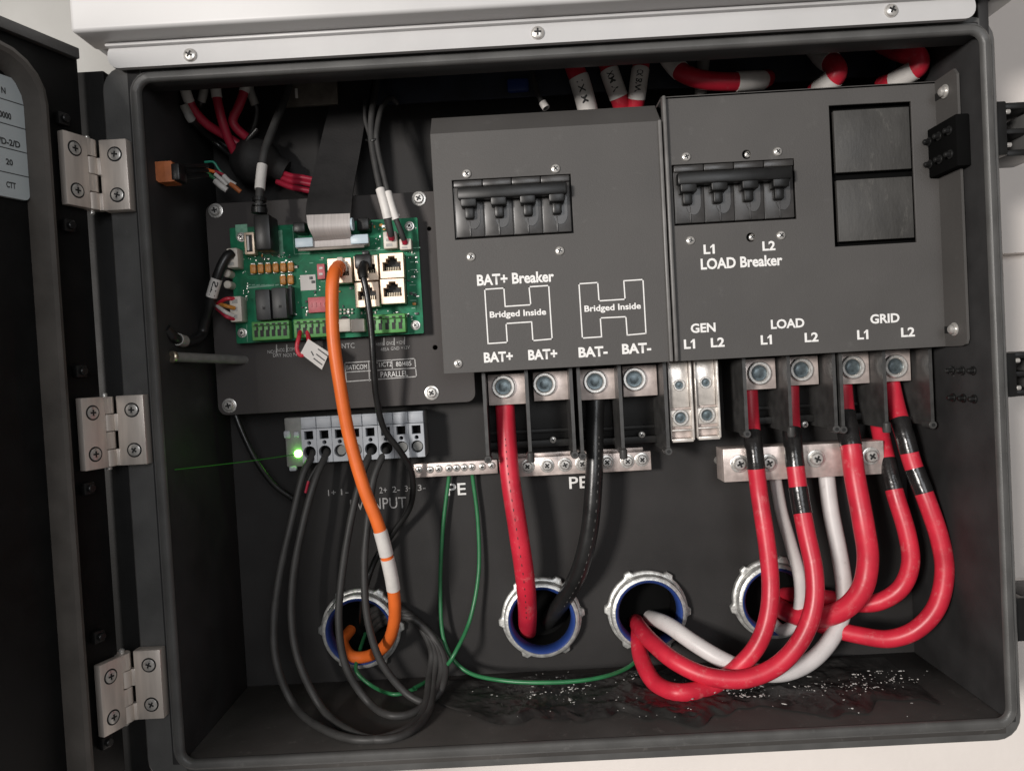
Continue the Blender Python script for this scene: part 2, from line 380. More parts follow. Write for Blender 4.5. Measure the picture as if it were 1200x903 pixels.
# door frame: local x = away from the hinge, local y = outward side, local z = up
DM = Matrix(((U.x, -N.x, 0, AX), (U.y, -N.y, 0, AY), (0, 0, 1, 0), (0, 0, 0, 1)))
def PD(px, py, off=0.0):
    d = ray(px, py); o = Vector((AX, AY, 0)) + N*off
    tt = (o-CAM).dot(N)/d.dot(N); p = CAM+d*tt; return (p-o).dot(U), p.z
def hinge(zc):
    h = .0400; k = h/4
    hp = MB(); hp.box(-.2632, -.2476, -.0042, .0030, zc-h/2, zc+h/2, .0005)
    L = hp.build('hinge', M['steel'], enc)
    for i in range(4):
        b = MB(); b.cyl((AX, AY, zc-h/2+i*k+.0002), (0, 0, 1), 0.0044, k-.0004, 20, 0, .0003)
        if i % 2 == 0:
            b.box(AX+.001, -.2626, -.0046, -.0012, zc-h/2+i*k+.0002, zc-h/2+(i+1)*k-.0002, .0002)
        else:
            b2 = MB(DM); b2.box(.001, .0042, -.0042, 0, zc-h/2+i*k+.0002, zc-h/2+(i+1)*k-.0002, .0002); b2.build('knuckle_strap', M['steel'], L)
        b.build('knuckle', M['steel'], L)
    MB(DM).box(.0040, .0186, -.0046, -.0001, zc-h/2, zc+h/2, .0005).build('door_leaf', M['steel'], L)
    b = MB(); b.lathe((AX, AY, zc-h/2-.0022), (0, 0, 1), [(.0009, 0), (.0016, .0006), (.0016, h+.0038), (.0009, h+.0044)], 12); b.build('pin', M['zinc'], L)
    for s_ in (-1, 1):
        o = link('screw', screw_me(.0034, 'flat'), L, (-.2544, -.0042, zc+s_*.0115)); o.rotation_euler = (0, random.random(), 0)
        p = DM @ Vector((.0120, -.0046, zc+s_*.0115))
        o = link('screw', screw_me(.0034, 'flat'), L, p); o.rotation_euler = (0, 0, math.pi-ALPHA)
for px, py in ((112, 206), (130, 505), (152, 803)): hinge(P(px, py, -.004).z)
_, zt = PD(50, 42)
DT = zt; DB = -zt-.02; DL = .50
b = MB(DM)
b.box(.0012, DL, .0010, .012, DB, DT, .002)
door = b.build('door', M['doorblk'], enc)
b = MB(DM)
b.box(.0035, DL, -.0030, .0010, DT-.006, DT, .0005)
b.build('edge_return', M['rim'], door)
u1, z1 = PD(45, 112); 
_, ztop = PD(20, 75)
def dl(o, y, r): return [Vector((x, y, z)) for x, z in rrect(.0285+o, DL-.02-o, DB+.02+o, ztop+.006-o, r)]
b = MB(DM)
b.loops([dl(0, .001, .026), dl(.0004, -.006, .026), dl(.002, -.0105, .0245), dl(.0042, -.0115, .023), dl(.0062, -.0105, .0215), dl(.0084, -.005, .020), dl(.0087, .001, .020)], closed=True)
b.build('gasket_channel', M['doorrim'], door)
ua, za = PD(25, 100, .001); ub, zb = PD(36, 236, .001)
b = MB(DM); ul = (ua+ub)/2
b.prism(rrect(ul, ul+.09, zb, za+.002, .003), -.0012, .0010)
b.build('label_sheet', M['dlabel'], door)
b = MB(DM)
hrow = (za+.002-zb)/5
for i in range(1, 5): b.box(ul, ul+.09, -.00135, -.0012, zb+i*hrow-.00022, zb+i*hrow+.00022)
b.build('label_rules', M['blackink'], door)
def dtxt(s, u, z, wd, h):
    me = text_mesh(s, .03)
    xs = [v.co.x for v in me.vertices]; ys = [v.co.y for v in me.vertices]
    off = enc.location
    for v in me.vertices:
        a = (v.co.x-(min(xs)+max(xs))/2)/(max(xs)-min(xs))*wd; c_ = (v.co.y-(min(ys)+max(ys))/2)/(max(ys)-min(ys))*h
        v.co = (DM @ Vector((u-a, -.00135, z+c_))) - off
    me.materials.clear(); me.materials.append(M['blackink']); me.name = 'lettering'
    link('lettering', me, door)
for s_, px, py, wpx, h in (('N', 4, 106, 5, .0032), ('0000', 6, 135, 14, .0034), ('/D-2/D', 11, 167, 25, .0034), ('20', 11, 190, 8, .0032), ('CTT', 13, 217, 11, .0032)):
    ua_, za_ = PD(px-wpx/2, py, .00135); ub_, zb2_ = PD(px+wpx/2, py, .00135)
    dtxt(s_, (ua_+ub_)/2, (za_+zb2_)/2, abs(ua_-ub_), h)
for py, px in ((140, 71), (265, 78), (435, 92), (572, 101), (745, 113), (868, 122)):
    u_, z_ = PD(px, py)
    b = MB(DM); b.box(u_-.0035, u_+.0035, -.003, .001, z_-.0035, z_+.0035, .001); b.cyl((u_, -.003, z_), (0, -1, 0), .0022, .0022, 14, 0, .0004)
    b.build('gasket_clip', M['plastic'], door)
# latches on the right outside wall, and their screw tips inside
for (px, py, h, kind) in ((1188, 160, 60, 0), (1192, 437, 50, 1), (1198, 712, 50, 2)):
    z = P(px, py, .03).z; x0 = .2502; hh = h*S(.03)/2
    b = MB()
    b.box(x0, x0+.009, .0105, .050, z-hh, z+hh, .001)
    b.box(x0+.009, x0+.034, .014, .044, z+hh-.004, z+hh, .001)
    b.box(x0+.009, x0+.034, .014, .044, z-hh, z-hh+.004, .001)
    b.box(x0+.009, x0+.036, .018, .040, z-.0016, z+.0016, .0006)
    la = b.build('latch', M['plastic'], enc)
    MB().box(x0+.026, x0+.046, .016, .044, z-hh*.72, z+hh*.72, .002).build('latch_hook', M['rim'], la)
    for dz in (-.6, .62):
        b = MB(); b.cyl((x0+.009, .0125, z+dz*hh), (1, 0, 0), .0014, .003, 12, 0, .0004); b.build('rivet', M['zinc'], la)
    pz = P(1115, (175, 450, 715)[kind], .04).z
    if kind == 0:
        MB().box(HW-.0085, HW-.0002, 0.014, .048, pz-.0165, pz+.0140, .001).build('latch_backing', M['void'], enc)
    for yy in (.020, .031, .042) if kind < 2 else ():
        for dz in (-.0085, .0085) if kind else (-.008, .006):
            x1 = HW-.0002 if kind else HW-.0085
            b = MB(); b.cyl((x1, yy, pz+dz), (-1, 0, 0), .0016, .0042, 10, 0, .0008); b.cyl((x1, yy, pz+dz), (-1, 0, 0), .0028, .0012, 12, 0, .0003)
            b.build('screw_tip', M['plastic'], enc)
# ---- inverter housing above
pf = P(79, 38, -.022); zb_ = pf.z; xw = .2648
hou = thing('inverter_housing', 'silver white inverter casing overhanging the top of the enclosure', 'inverter', (0, .05, zb_))
b = MB(); b.box(-xw, xw, -.022, .0025, zb_, .50, .0022, 0, 3)
b.box(-xw, xw, .0028, .12, .3062, .50, .001); b.box(-xw, -.2512, .0028, .12, zb_+.002, .3058, .0005); b.box(.2512, xw, .0028, .12, zb_+.002, .3058, .0005)
b.build('front_casing', M['silver'], hou)
pl = P(127, 80, -.004); plt = P(127, 58, -.004)
zl = pl.z - .0005; zlt = zb_+.0005
b = MB()
b.prism([(x, z) for x, z in rrect(-.2546, .2343, zl, zlt-.0003, .006)[:12]+[(-.2546, zl+.006), (-.2546, zlt-.0003)][:0]+rrect(-.2546, .2343, zl, zlt-.0003, .006)[12:] ], -.0045, -.0012)
b.box(-.2546, .2343, -.0075, -.0012, zb_-.0022, zb_-.0002, .0009)
b.build('mounting_lip', M['silver'], hou)
for px, py in ((223, 65), (630, 39), (1044, 13)): screw(hou, px, py, -.0046, .0037, 'pan')
MB().box(-.46, -.2655, .045, .12, zb_+.004, .50, .001).build('shaded_wall_slab', M['wallshade'], hou)  # added grey slab imitating the shaded wall beside the casing
MB().box(P(440, 115, .085).x, .235, .085, .088, P(560, 116, .085).z, .29, .0005).build('lower_board', M['navy'], hou)
MB().box(P(333, 115, .08).x, P(396, 115, .08).x, .08, .083, P(360, 124, .08).z, .29, .0008).build('bracket', M['brkt'], hou)
MB().pbox(347, 109, 3, 11, .0785, .0798, .0003).build('bracket_tab', M['sleeve'], hou)
MB().pbox(607, 99, 26, 16, .080, .0848, .002).build('blue_component', M['blue'], hou)
# ================================================================== control plate and board
YP = .076
ptl, pbr = P(240, 238, YP), P(556, 470, YP)
ptl = Vector((P(246, 330, YP).x, 0, P(400, 230, YP).z)); pbr = Vector((P(556, 440, YP).x, 0, P(400, 479, YP).z))
cp = thing('mounting_plate', 'dark grey plate carrying the green circuit board, printed PARALLEL', 'plate', (ptl.x, YP+.01, pbr.z))
hs = [circ(P(510, 407, YP).x, P(510, 407, YP).z, .0016, 14), circ(P(503, 268, YP).x, P(503, 268, YP).z, .0014, 14)]
plate('plate', rrect(ptl.x, pbr.x, pbr.z, ptl.z, .006), hs, YP, .002, M['plate'], cp)
for px, py in ((253, 247), (491, 233), (506, 460), (269, 475)): screw(cp, px, py, YP, .0034, 'washer')
txt(cp, 'PARALLEL', 462, 438, 32, 6.5, YP-.0002, 'ink', .0)
txt(cp, 'BAT/COM', 418, 430, 24, 5.5, YP-.0002, 'ink', .0)
txt(cp, 'CT1/CT2', 447, 427, 24, 5.5, YP-.0002, 'ink', .0)
txt(cp, '80/485', 473, 426, 18, 5.5, YP-.0002, 'ink', .0)
txt(cp, 'NTC', 408, 405, 15, 6, YP-.0002, 'fink', .0)
for s_, x, y, wd in (('NO1', 318, 412, 9), ('NO2', 329, 410, 9), ('COM', 341, 409, 9), ('DRY', 325, 416, 10), ('NO2', 337, 416, 10), ('NC', 348, 415, 8),
                     ('485B', 445, 403, 9), ('GND', 457, 402, 9), ('+12V', 469, 401, 9), ('485A', 451, 409, 10), ('GND', 463, 408, 10), ('+12V', 475, 407, 10), ('CAN', 461, 253, 14)):
    txt(cp, s_, x, y, wd, 4, YP-.0002, 'fink', .0)
b = MB()
for a, c in (((404, 425), (486, 420)), ((405, 436), (487, 431)), ((406, 447), (488, 441)), ((404, 425), (406, 447)), ((432, 423), (433, 446)), ((459, 422), (460, 433)), ((486, 420), (488, 441))):
    seg_line(b, a, c, 1.2, YP-.0002)
b.build('table_rules', M['fink'], cp)
for a, c in (((450, 396), (450, 404)), ((462, 396), (462, 404)), ((474, 395), (474, 403)), ((324, 404), (324, 413)), ((336, 404), (336, 412))):
    b = MB(); seg_line(b, a, c, 1.2, YP-.0002); b.build('tick_mark', M['fink'], cp)
# green board
YC = .066
btl, bbr = P(268, 265, YC), P(496, 390, YC)
bx0 = (P(268, 265, YC).x+P(278, 403, YC).x)/2; bx1 = (P(490, 257, YC).x+P(496, 390, YC).x)/2
bz1 = (P(268, 265, YC).z+P(490, 257, YC).z)/2; bz0 = (P(278, 403, YC).z+P(496, 390, YC).z)/2
cb = thing('control_board', 'green circuit board with jacks, relays and terminal strips on the grey plate', 'circuit board', ((bx0+bx1)/2, YC+.002, bz0))
bc = [(283, 278), (480, 265), (487, 381), (284, 390)]
plate('board', rrect(bx0, bx1, bz0, bz1, .001), [], YC, .0016, M['pcb'], cb, .0001)
for px, py in bc:
    screw(cb, px, py, YC, .0022, 'washer')
    p = P(px, py, YC+.0016); MB().cyl(p, (0, 1, 0), .003, YP-YC-.0017, 8).build('standoff', M['zinc'], cb)
b = MB(); b.pbox(283, 271, 14, 16, YC-.0002, YC, 0); b.pbox(325, 285, 13, 30, YC-.0002, YC, 0); b.build('light_patch', M['lpcb'], cb)
# silkscreen lines and scattered small chips
b = MB()
seg_line(b, (343, 266), (345, 298), .8, YC-.0002); seg_line(b, (345, 298), (492, 290), .8, YC-.0002)
seg_line(b, (291, 337), (320, 334), 2.2, YC-.0002); seg_line(b, (289, 380), (290, 400), .8, YC-.0002)
for k in range(7): seg_line(b, (290+k*5.5, 334), (293+k*5.5, 333.6), 1.2, YC-.0002)
for k in range(12):
    x, y = random.uniform(350, 395), random.uniform(302, 345); seg_line(b, (x, y), (x+random.uniform(3, 7), y-.2), .8, YC-.0002)
for k in range(9): seg_line(b, (481+random.uniform(-2, 2), 298+k*9), (486+random.uniform(-2, 2), 297.8+k*9), 1, YC-.0002)
b.build('silkscreen', M['lpcb'], cb)
tr = MB()
for k in range(26):
    x, y = random.choice(((random.uniform(300, 400), random.uniform(300, 372)), (random.uniform(345, 480), random.uniform(262, 300)), (random.uniform(400, 488), random.uniform(362, 378)), (random.uniform(288, 345), random.uniform(266, 312))))
    dx = random.choice((-1, 1))*random.uniform(6, 22); dy = random.uniform(4, 12)*random.choice((-1, 1))
    q = [(x, y), (x+dx, y-dx*.055), (x+dx+abs(dy)*math.copysign(1, dx), y+dy)]
    q = [(min(max(a, 282), 488), min(max(c_, 268), 380)) for a, c_ in q]
    for n_ in range(random.choice((1, 2, 3))):
        for a, c_ in zip(q, q[1:]): 
            if abs(a[0]-c_[0])+abs(a[1]-c_[1]) > 1: seg_line(tr, (a[0], a[1]+n_*2.2), (c_[0], c_[1]+n_*2.2), .55, YC-.00012)
tr.build('copper_traces', M['dpcb'], cb)['kind'] = 'stuff'
pd = MB()
for k in range(110):
    x, y = random.choice(((random.uniform(345, 400), random.uniform(300, 374)), (random.uniform(440, 488), random.uniform(266, 296)), (random.uniform(398, 488), random.uniform(362, 378)), (random.uniform(288, 340), random.uniform(296, 306)), (random.uniform(476, 490), random.uniform(296, 376)), (random.uniform(284, 292), random.uniform(300, 376))))
    pd.pbox(x, y, random.choice((.8, 1.1, 1.6)), random.choice((.8, 1.1)), YC-.0003, YC, 0)
pd.build('solder_pads', M['zinc'], cb)['kind'] = 'stuff'
txt(cb, 'USB', 285, 296, 7, 3, YC-.0003, 'lpcb', .0); txt(cb, 'K1 K2', 312, 378, 14, 3, YC-.0003, 'lpcb', .0)
for k in range(64):
    x, y = random.choice([(random.uniform(345, 412), random.uniform(300, 350)), (random.uniform(340, 402), random.uniform(350, 372)), (random.uniform(398, 486), random.uniform(364, 374)), (random.uniform(296, 340), random.uniform(296, 304)), (random.uniform(478, 490), random.uniform(295, 370)), (random.uniform(435, 460), random.uniform(262, 282))])
    b = MB(); wv, hv = random.choice([(3, 1.6), (1.6, 3), (4, 3), (2.4, 2.4)]); b.pbox(x, y, wv, hv, YC-.0009, YC, .0001)
    b.build('chip', M[random.choice(['relay', 'relay', 'zinc', 'cream', 'amber', 'relay'])], cb)
# usb socket, amber fuses
b = MB(); b.pbox(292, 285, 12, 26, YC-.007, YC, .0006); pu = b.build('usb_port', M['jack'], cb)
MB().pbox(292, 285, 7, 20, YC-.0073, YC-.0068, .0002).build('port_slot', M['dark'], pu)
MB().pbox(290.5, 285, 2.5, 17, YC-.0077, YC-.0072, .0002).build('contact_tongue', M['sleeve'], pu)
for i in range(8):
    x, y = ((296+i*8.8, 315-i*.5) if i < 6 else (331+(i-6)*8.8, 328-(i-6)*.5))
    b = MB(); b.pbox(x, y, 7, 11, YC-.0035, YC, .001); b.pbox(x, y-5.5, 5, 2.5, YC-.0012, YC, .0002, 1); b.pbox(x, y+5.5, 5, 2.5, YC-.0012, YC, .0002, 1)
    o = b.build('amber_fuse', [M['amber'], M['zinc']], cb)
# relays
for x, y in ((308, 357), (327, 355)):
    r_ = MB().pbox(x, y, 17, 36, YC-.014, YC, .0006).build('relay', M['relay'], cb)
    MB().pbox(x+1, y+4, 3, 3, YC-.0143, YC-.014, .0).build('relay_mark', M['dark'], r_)
MB().pbox(340, 352, 4, 34, YC-.008, YC, .0004).build('heatsink', M['relay'], cb)
# stickers and red switches
MB().pbox(361, 331, 18, 18, YC-.0004, YC, .0).build('white_sticker', M['paper'], cb)
MB().pbox(376, 318, 9, 18, YC-.003, YC, .0004).build('red_switch', M['pinkred'], cb)
for dy in (-4, 3):
    MB().pbox(376, 318+dy, 4, 2.5, YC-.0034, YC-.003, .0).build('switch_lever', M['sleeve'], cb)
MB().pbox(372, 357, 22, 18, YC-.003, YC, .0004).build('red_switch', M['pinkred'], cb)
for k in range(4): MB().pbox(364.5+k*5, 357, 2.2, 5, YC-.0034, YC-.003, 0).build('switch_lever', M['pinkred'], cb)
# white pin headers
for r0 in range(2):
    for k in range(4): MB().pbox(399+k*4.5, 363-k*.2+r0*4, 2.4, 2.4, YC-.002, YC, .0003).build('header_pin', M['cream'], cb)
MB().lathe(P(404, 375, YC), (0, -1, 0), [(.0028, 0), (.0028, .001), (.002, .0016), (0, .0018)], 16).build('coin_buzzer', M['relay'], cb)
# ethernet jacks
def jack(x, y):
    b = MB(); yf = YC-.013
    p = P(x, y, yf); k = S(yf)
    hw, hh = 14.0*k, 14.5*k
    ow, oh = 10.5*k, 6.5*k
    # frame round the opening (stepped opening as in the photo)
    L = lambda pts: [(p.x+a*k, p.z-c*k) for a, c in pts]
    out = [(-14, -14.5), (14, -14.5), (14, 14.5), (-14, 14.5)]
    hole = [(-10.5, 6), (10.5, 6), (10.5, -4), (6.5, -4), (6.5, -8), (3.8, -8), (3.8, -11), (-3.8, -11), (-3.8, -8), (-6.5, -8), (-6.5, -4), (-10.5, -4)]
    o = plate('ethernet_port', L(out), [L(hole)], yf, .009, M['jack'], cb, .0002)
    MB().box(p.x-hw*.98, p.x+hw*.98, yf+.0088, YC, p.z-hh*.98, p.z+hh*.98).build('jack_back', M['dark'], o)
    b = MB()
    for q in range(8): b.box(p.x+(-7+q*2)*k-.00018, p.x+(-7+q*2)*k+.00018, yf+.004, yf+.0095, p.z-6*k, p.z-1*k)
    b.build('contacts', M['brass'], o)
for x, y in ((398, 317), (429, 314), (459, 311), (430, 345), (460, 341)): jack(x, y)
# green pluggable terminal strips
def strip(x0, x1, y, n, sl=-.055):
    b = MB(); xc = (x0+x1)/2
    b.pbox(xc, y, x1-x0, 22, YC-.009, YC, .0006)
    b.pbox(xc, y-8, x1-x0-1, 4, YC-.0115, YC-.009, .0004)
    o = b.build('terminal_strip', M['term'], cb)
    s_ = MB()
    for k in range(n):
        x = x0+(k+.75)*(x1-x0)/(n+.5); yy = y+1+(x-xc)*sl
        s_.pbox(x, yy+2, 4, 8, YC-.0093, YC-.0088, .0); s_.pbox(x+1.2, yy-3.5, 2, 5, YC-.0095, YC-.0088, 0)
        s_.pbox(x, yy-8.5, 4, 2, YC-.0117, YC-.0113, 0)
    s_.build('wire_slots', M['dark'], o)
strip(295, 339, 387, 6); strip(344, 393, 384, 6); strip(432, 475, 379, 5)
MB().pbox(402, 381, 17, 15, YC-.008, YC, .0006).build('cream_terminal', M['cream'], cb)
MB().pbox(419, 381, 16, 15, YC-.008, YC, .0006).build('cream_terminal', M['cream'], cb)
# cream plug sockets at the left edge and the top right corner
def crm(px, py, wd, h, y0):
    o = MB().pbox(px, py, wd, h, y0, YC+.0, .0008).build('plug_socket', M['cream'], cb)
    b = MB()
    for k in range(3): b.pbox(px-1, py-h*.3+k*h*.3, wd*.45, h*.16, y0-.0002, y0+.001, 0)
    b.build('socket_slots', M['gsleeve'], o)
crm(272, 302, 13, 23, YC-.011); crm(276, 362, 14, 30, YC-.011); crm(457, 281, 16, 20, YC-.008); crm(475, 286, 14, 13, YC-.008)
for px, py in ((271, 322), (272, 335)):
    MB().lathe(P(px, py, YC), (0, -1, 0), [(.0026, 0), (.0026, .008), (.0021, .0086), (0, .0088)], 18).build('capacitor', M['cream'], cb)
# ribbon header with its pale blue clips
b = MB(); b.pbox(388, 283, 84, 12, YC-.010, YC, .0008); hd = b.build('ribbon_header', M['ribbon'], cb)
for x, y in ((356, 284), (421, 280)): MB().pbox(x, y, 21, 11, YC-.012, YC-.0102, .0006).build('header_clip', M['lblue'], cb)
MB().pbox(388, 290.5, 78, 3.5, YC-.0108, YC-.0098, .0003).build('header_shadow_slot', M['brkt'], cb)
b = MB(); b.pbox(350, 266, 14, 12, YC-.012, YC, .0008); b.build('eject_lever', M['plastic'], cb)
b = MB(); b.pbox(425, 262, 14, 14, YC-.012, YC, .0008); b.build('eject_lever', M['plastic'], cb)
# ================================================================== cover plates
YV = .042
xl = (P(502, 138, YV).x+P(521, 438, YV).x)/2; xm = (P(775, 124, YV).x+P(787, 424, YV).x)/2
zt_ = (P(502, 138, YV).z+P(775, 122, YV).z)/2; zb2 = (P(521, 438, YV).z+P(784, 424, YV).z)/2
lc = thing('cover_plate', 'dark grey cover plate printed BAT+ Breaker with two bridge outlines', 'cover plate', ((xl+xm)/2, YV+.005, zb2))
def hole(tl, tr, br, bl, Y):
    a, b_, c, d = P(*tl, Y), P(*tr, Y), P(*br, Y), P(*bl, Y)
    x0, x1, z1, z0 = (a.x+d.x)/2, (b_.x+c.x)/2, (a.z+b_.z)/2, (c.z+d.z)/2
    return x0, x1, z0, z1
H1 = hole((529, 212), (668, 203), (673, 272), (534, 282), YV)
rc_ = lambda h: [(h[0], h[2]), (h[1], h[2]), (h[1], h[3]), (h[0], h[3])]
zk = (P(502, 157, YV).z+P(775, 141, YV).z)/2
plate('plate', rrect(xl, xm, zb2, zk, .0008), [rc_(H1)], YV, .002, M['cover'], lc, .0003)
b = MB(); zs = (P(502, 139, .058).z+P(775, 123, .058).z)/2
b.loops([[Vector((x, y, z)) for y, z in ((YV+.0001, zk-.0006), (.0585, zs), (.104, zs), (.104, zs-.0015), (.058, zs-.0015), (YV+.0018, zk-.0012))] for x in (xl, xm)]); b.build('top_flange', M['cover'], lc)
MB().box(xm-.0024, xm, YV-.0026, YV, zb2, zk, .0010).build('edge_lip', M['lipgrey'], lc)
for px, py in ((547, 204), (651, 198), (552, 301), (656, 294), (537, 426)): screw(lc, px, py, YV, .0029, 'pan')
txt(lc, 'BAT+ Breaker', 604, 326, 90, 13, YV-.0002, 'ink', .03)
txt(lc, 'Bridged Inside', 607, 368, 66, 9.5, YV-.0002, 'ink', .025)
txt(lc, 'Bridged Inside', 718, 361, 66, 9.5, YV-.0002, 'ink', .025)
for s_, x, y in (('BAT+', 584, 418), ('BAT+', 636, 415), ('BAT-', 695, 412), ('BAT-', 746, 408)): txt(lc, s_, x, y, 34, 12, YV-.0002, 'ink', .035)
def hout(pts):
    b = MB()
    for a, c in zip(pts, pts[1:]+pts[:1]): seg_line(b, a, c, 1.4, YV-.0002)
    b.build('bridge_outline', M['ink'], lc)
hout([(568, 339), (590.5, 337.5), (592, 359), (622, 357), (620, 336), (643, 334.5), (647, 397), (624.5, 399), (623, 377), (593, 379), (594.5, 401), (572, 402.5)])
hout([(678.5, 332.5), (700.5, 331), (702, 352.5), (732.5, 350.5), (731, 329), (753.5, 327.5), (757, 390.5), (735, 392.5), (733.5, 371), (703.5, 372.5), (705, 394.5), (682.5, 396)])
# right cover
YR = .044
xl2 = xm+.0011; xr2 = HW-.0012
zt2 = (P(782, 113, YR).z+P(1050, 99, YR).z)/2; zb3 = (P(796, 424, YR).z+P(1080, 406.5, YR).z)/2
rc = thing('cover_plate', 'dark grey cover plate printed LOAD Breaker with two blanked square openings', 'cover plate', ((xl2+xr2)/2, YR+.005, zb3))
H2 = hole((787, 195), (930, 184), (934, 255), (791, 266), YR); H2 = (max(H2[0], xl2+.0026), *H2[1:])
H3 = hole((973, 123), (1068, 119), (1074, 284), (977, 289), YR)
plate('plate', [(xl2, zb3), (xr2, zb3), (xr2, zt2), (xl2, zt2)], [rc_(H2), rc_(H3)] + [circ(P(x, y, YR).x, P(x, y, YR).z, .0028, 16) for x, y in ((875, 181), (880, 278))], YR, .002, M['cover'], rc, .0003)
MB().box(xl2, xr2, YR, YR+.035, zt2-.0015, zt2+.0003, .0003).build('top_flange', M['cover'], rc)
MB().box(xl2, xl2+.0024, YR-.0040, YR, zb3, zt2, .0010).build('edge_lip', M['lipgrey'], rc)
b = MB()
fl = [(YR+.001, zb3), (.026, zb3), (.0225, zb3+.001), (.021, zb3+.004), (.021, zt2-.004), (.024, zt2), (YR+.001, zt2)]
b.loops([[Vector((xr2-.0016, y, z)) for y, z in fl], [Vector((xr2, y, z)) for y, z in fl]]); b.build('side_flange', M['cover'], rc)
for py, px in ((107, 1113), (385, 1129)):
    p = P(px, py, .033); b = MB()
    b.cyl((xr2-.0016, p.y, p.z), (-1, 0, 0), .0042, .0012, 18, 0, .0003); b.lathe((xr2-.0028, p.y, p.z), (-1, 0, 0), [(.003, 0), (.0029, .0016), (.0018, .0026), (0, .0028)], 16)
    b.build('screw', M['zinc'], rc)
    b = MB(); b.box(xr2-.0019, xr2-.0016, p.y+.005, p.y+.016, p.z-.0022, p.z+.0022, .0); b.build('slot', M['dark'], rc)
for px, py in ((804, 184), (911, 178), (809, 282), (915, 276)): screw(rc, px, py, YR, .0028, 'pan')
for px, py in ((876, 181), (881, 278)): screw(rc, px, py, YR+.004, .0022, 'pan')
MB().pbox(878, 230, 30, 130, YR+.0065, YR+.008).build('screw_backing', M['dark'], rc)
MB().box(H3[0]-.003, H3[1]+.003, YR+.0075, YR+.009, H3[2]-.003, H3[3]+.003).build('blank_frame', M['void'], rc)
zq = (H3[2]+H3[3])/2; gp = .0032
dull = mat('scuffed_blank', (0.052,0.050,0.047), 0.55, var=0.25, vscale=90, bump=0.4, bscale=600, stretch=(1.0,1,0.4), scuff=((0.12,0.115,0.105), 130, 0.58, 0.6))
MB().box(H3[0]+gp, H3[1]-.0006, YR+.0014, YR+.0044, zq+.0024, H3[3]-.0030, .0004).build('blanking_plate', dull, rc)
MB().box(H3[0]+gp, H3[1]-.0006, YR+.0014, YR+.0044, H3[2]+gp, zq-.0024, .0004).build('blanking_plate', dull, rc)
for s_, x, y, wd, h in (('L1', 831, 292, 13, 11), ('L2', 901, 288, 15, 11), ('LOAD Breaker', 869, 307, 95, 13), ('GEN', 824, 384, 29, 11), ('L1', 808, 403, 13, 11), ('L2', 841, 401, 16, 11),
                     ('LOAD', 923, 379, 39, 11), ('L1', 898, 398, 13, 11), ('L2', 951, 395, 16, 11), ('GRID', 1037, 373, 34, 11), ('L1', 1011, 392, 13, 11), ('L2', 1064, 389, 16, 11)):
    txt(rc, s_, x, y, wd, h, YR-.0002, 'ink', .03)
# breakers
def breaker(h, Y, label, tx):
    x0, x1, z0, z1 = h; g = .0008
    t = thing('circuit_breaker', label, 'circuit breaker', ((x0+x1)/2, Y+.03, z0), 'four pole breakers set in the cover plates')
    wd, hh = x1-x0, z1-z0; pw = (wd-2*g)/4
    MB().box(x0-.002, x1+.002, Y+.006, Y+.05, z0-.002, z1+.002).build('case', M['dark'], t)
    for k in range(4):
        xa = x0+g+k*pw
        b = MB()
        b.box(xa+.0002, xa+pw-.0002, Y+.0005, Y+.006, z0+.0012, z1-.0006, .0006)
        b.box(xa+.0002, xa+pw-.0002, Y-.0014, Y+.0005, z1-.0048, z1-.0008, .0006)
        b.box(xa+pw*.5-.0004, xa+pw*.5+.0004, Y-.0002, Y+.0006, z0+.0016, z0+hh*.30, .0002)
        b.prism([(xa+pw*.62+math.cos(a)*pw*.25, z0+hh*.36+math.sin(a)*hh*.2) for a in [i*math.pi/10+math.pi for i in range(11)]]+[(xa+pw*.87, z0+hh*.62), (xa+pw*.37, z0+hh*.62)], Y-.0001, Y+.0006)
        o = b.build('pole', M['bplastic'], t)
        MB().box(xa+.0, xa+.0003, Y+.0003, Y+.0012, z0+.0012, z1-.005, 0).build('seam', M['rim'], o)
    xa = x0+g+pw*.5; w0 = pw*.36
    b = MB()
    b.box(tx[0]-w0, tx[3]+w0, Y-.0090, Y-.0025, z0+hh*.62, z0+hh*.82, .0012)
    for q in tx:
        b.box(q-w0*.75, q+w0*.75, Y-.0080, Y+.002, z0+hh*.50, z0+hh*.74, .001)
        b.box(q-w0*.45, q+w0*.45, Y-.0040, Y+.002, z0+hh*.32, z0+hh*.55, .0012)
    b.build('toggle_bar', M['plastic'], t)
breaker(H1, YV, 'black four pole breaker below the left cover plate edge, above BAT+ Breaker lettering', [P(x, y, YV-.006).x for x, y in ((550, 250), (585, 247), (619, 244), (653, 242))])
breaker(H2, YR, 'black four pole breaker above the LOAD Breaker lettering', [P(x, y, YR-.006).x for x, y in ((807, 230), (843, 228), (879, 225), (915, 222))])
bpy.data.objects['circuit_breaker']['label'] = 'black four pole breaker above the BAT+ Breaker lettering'
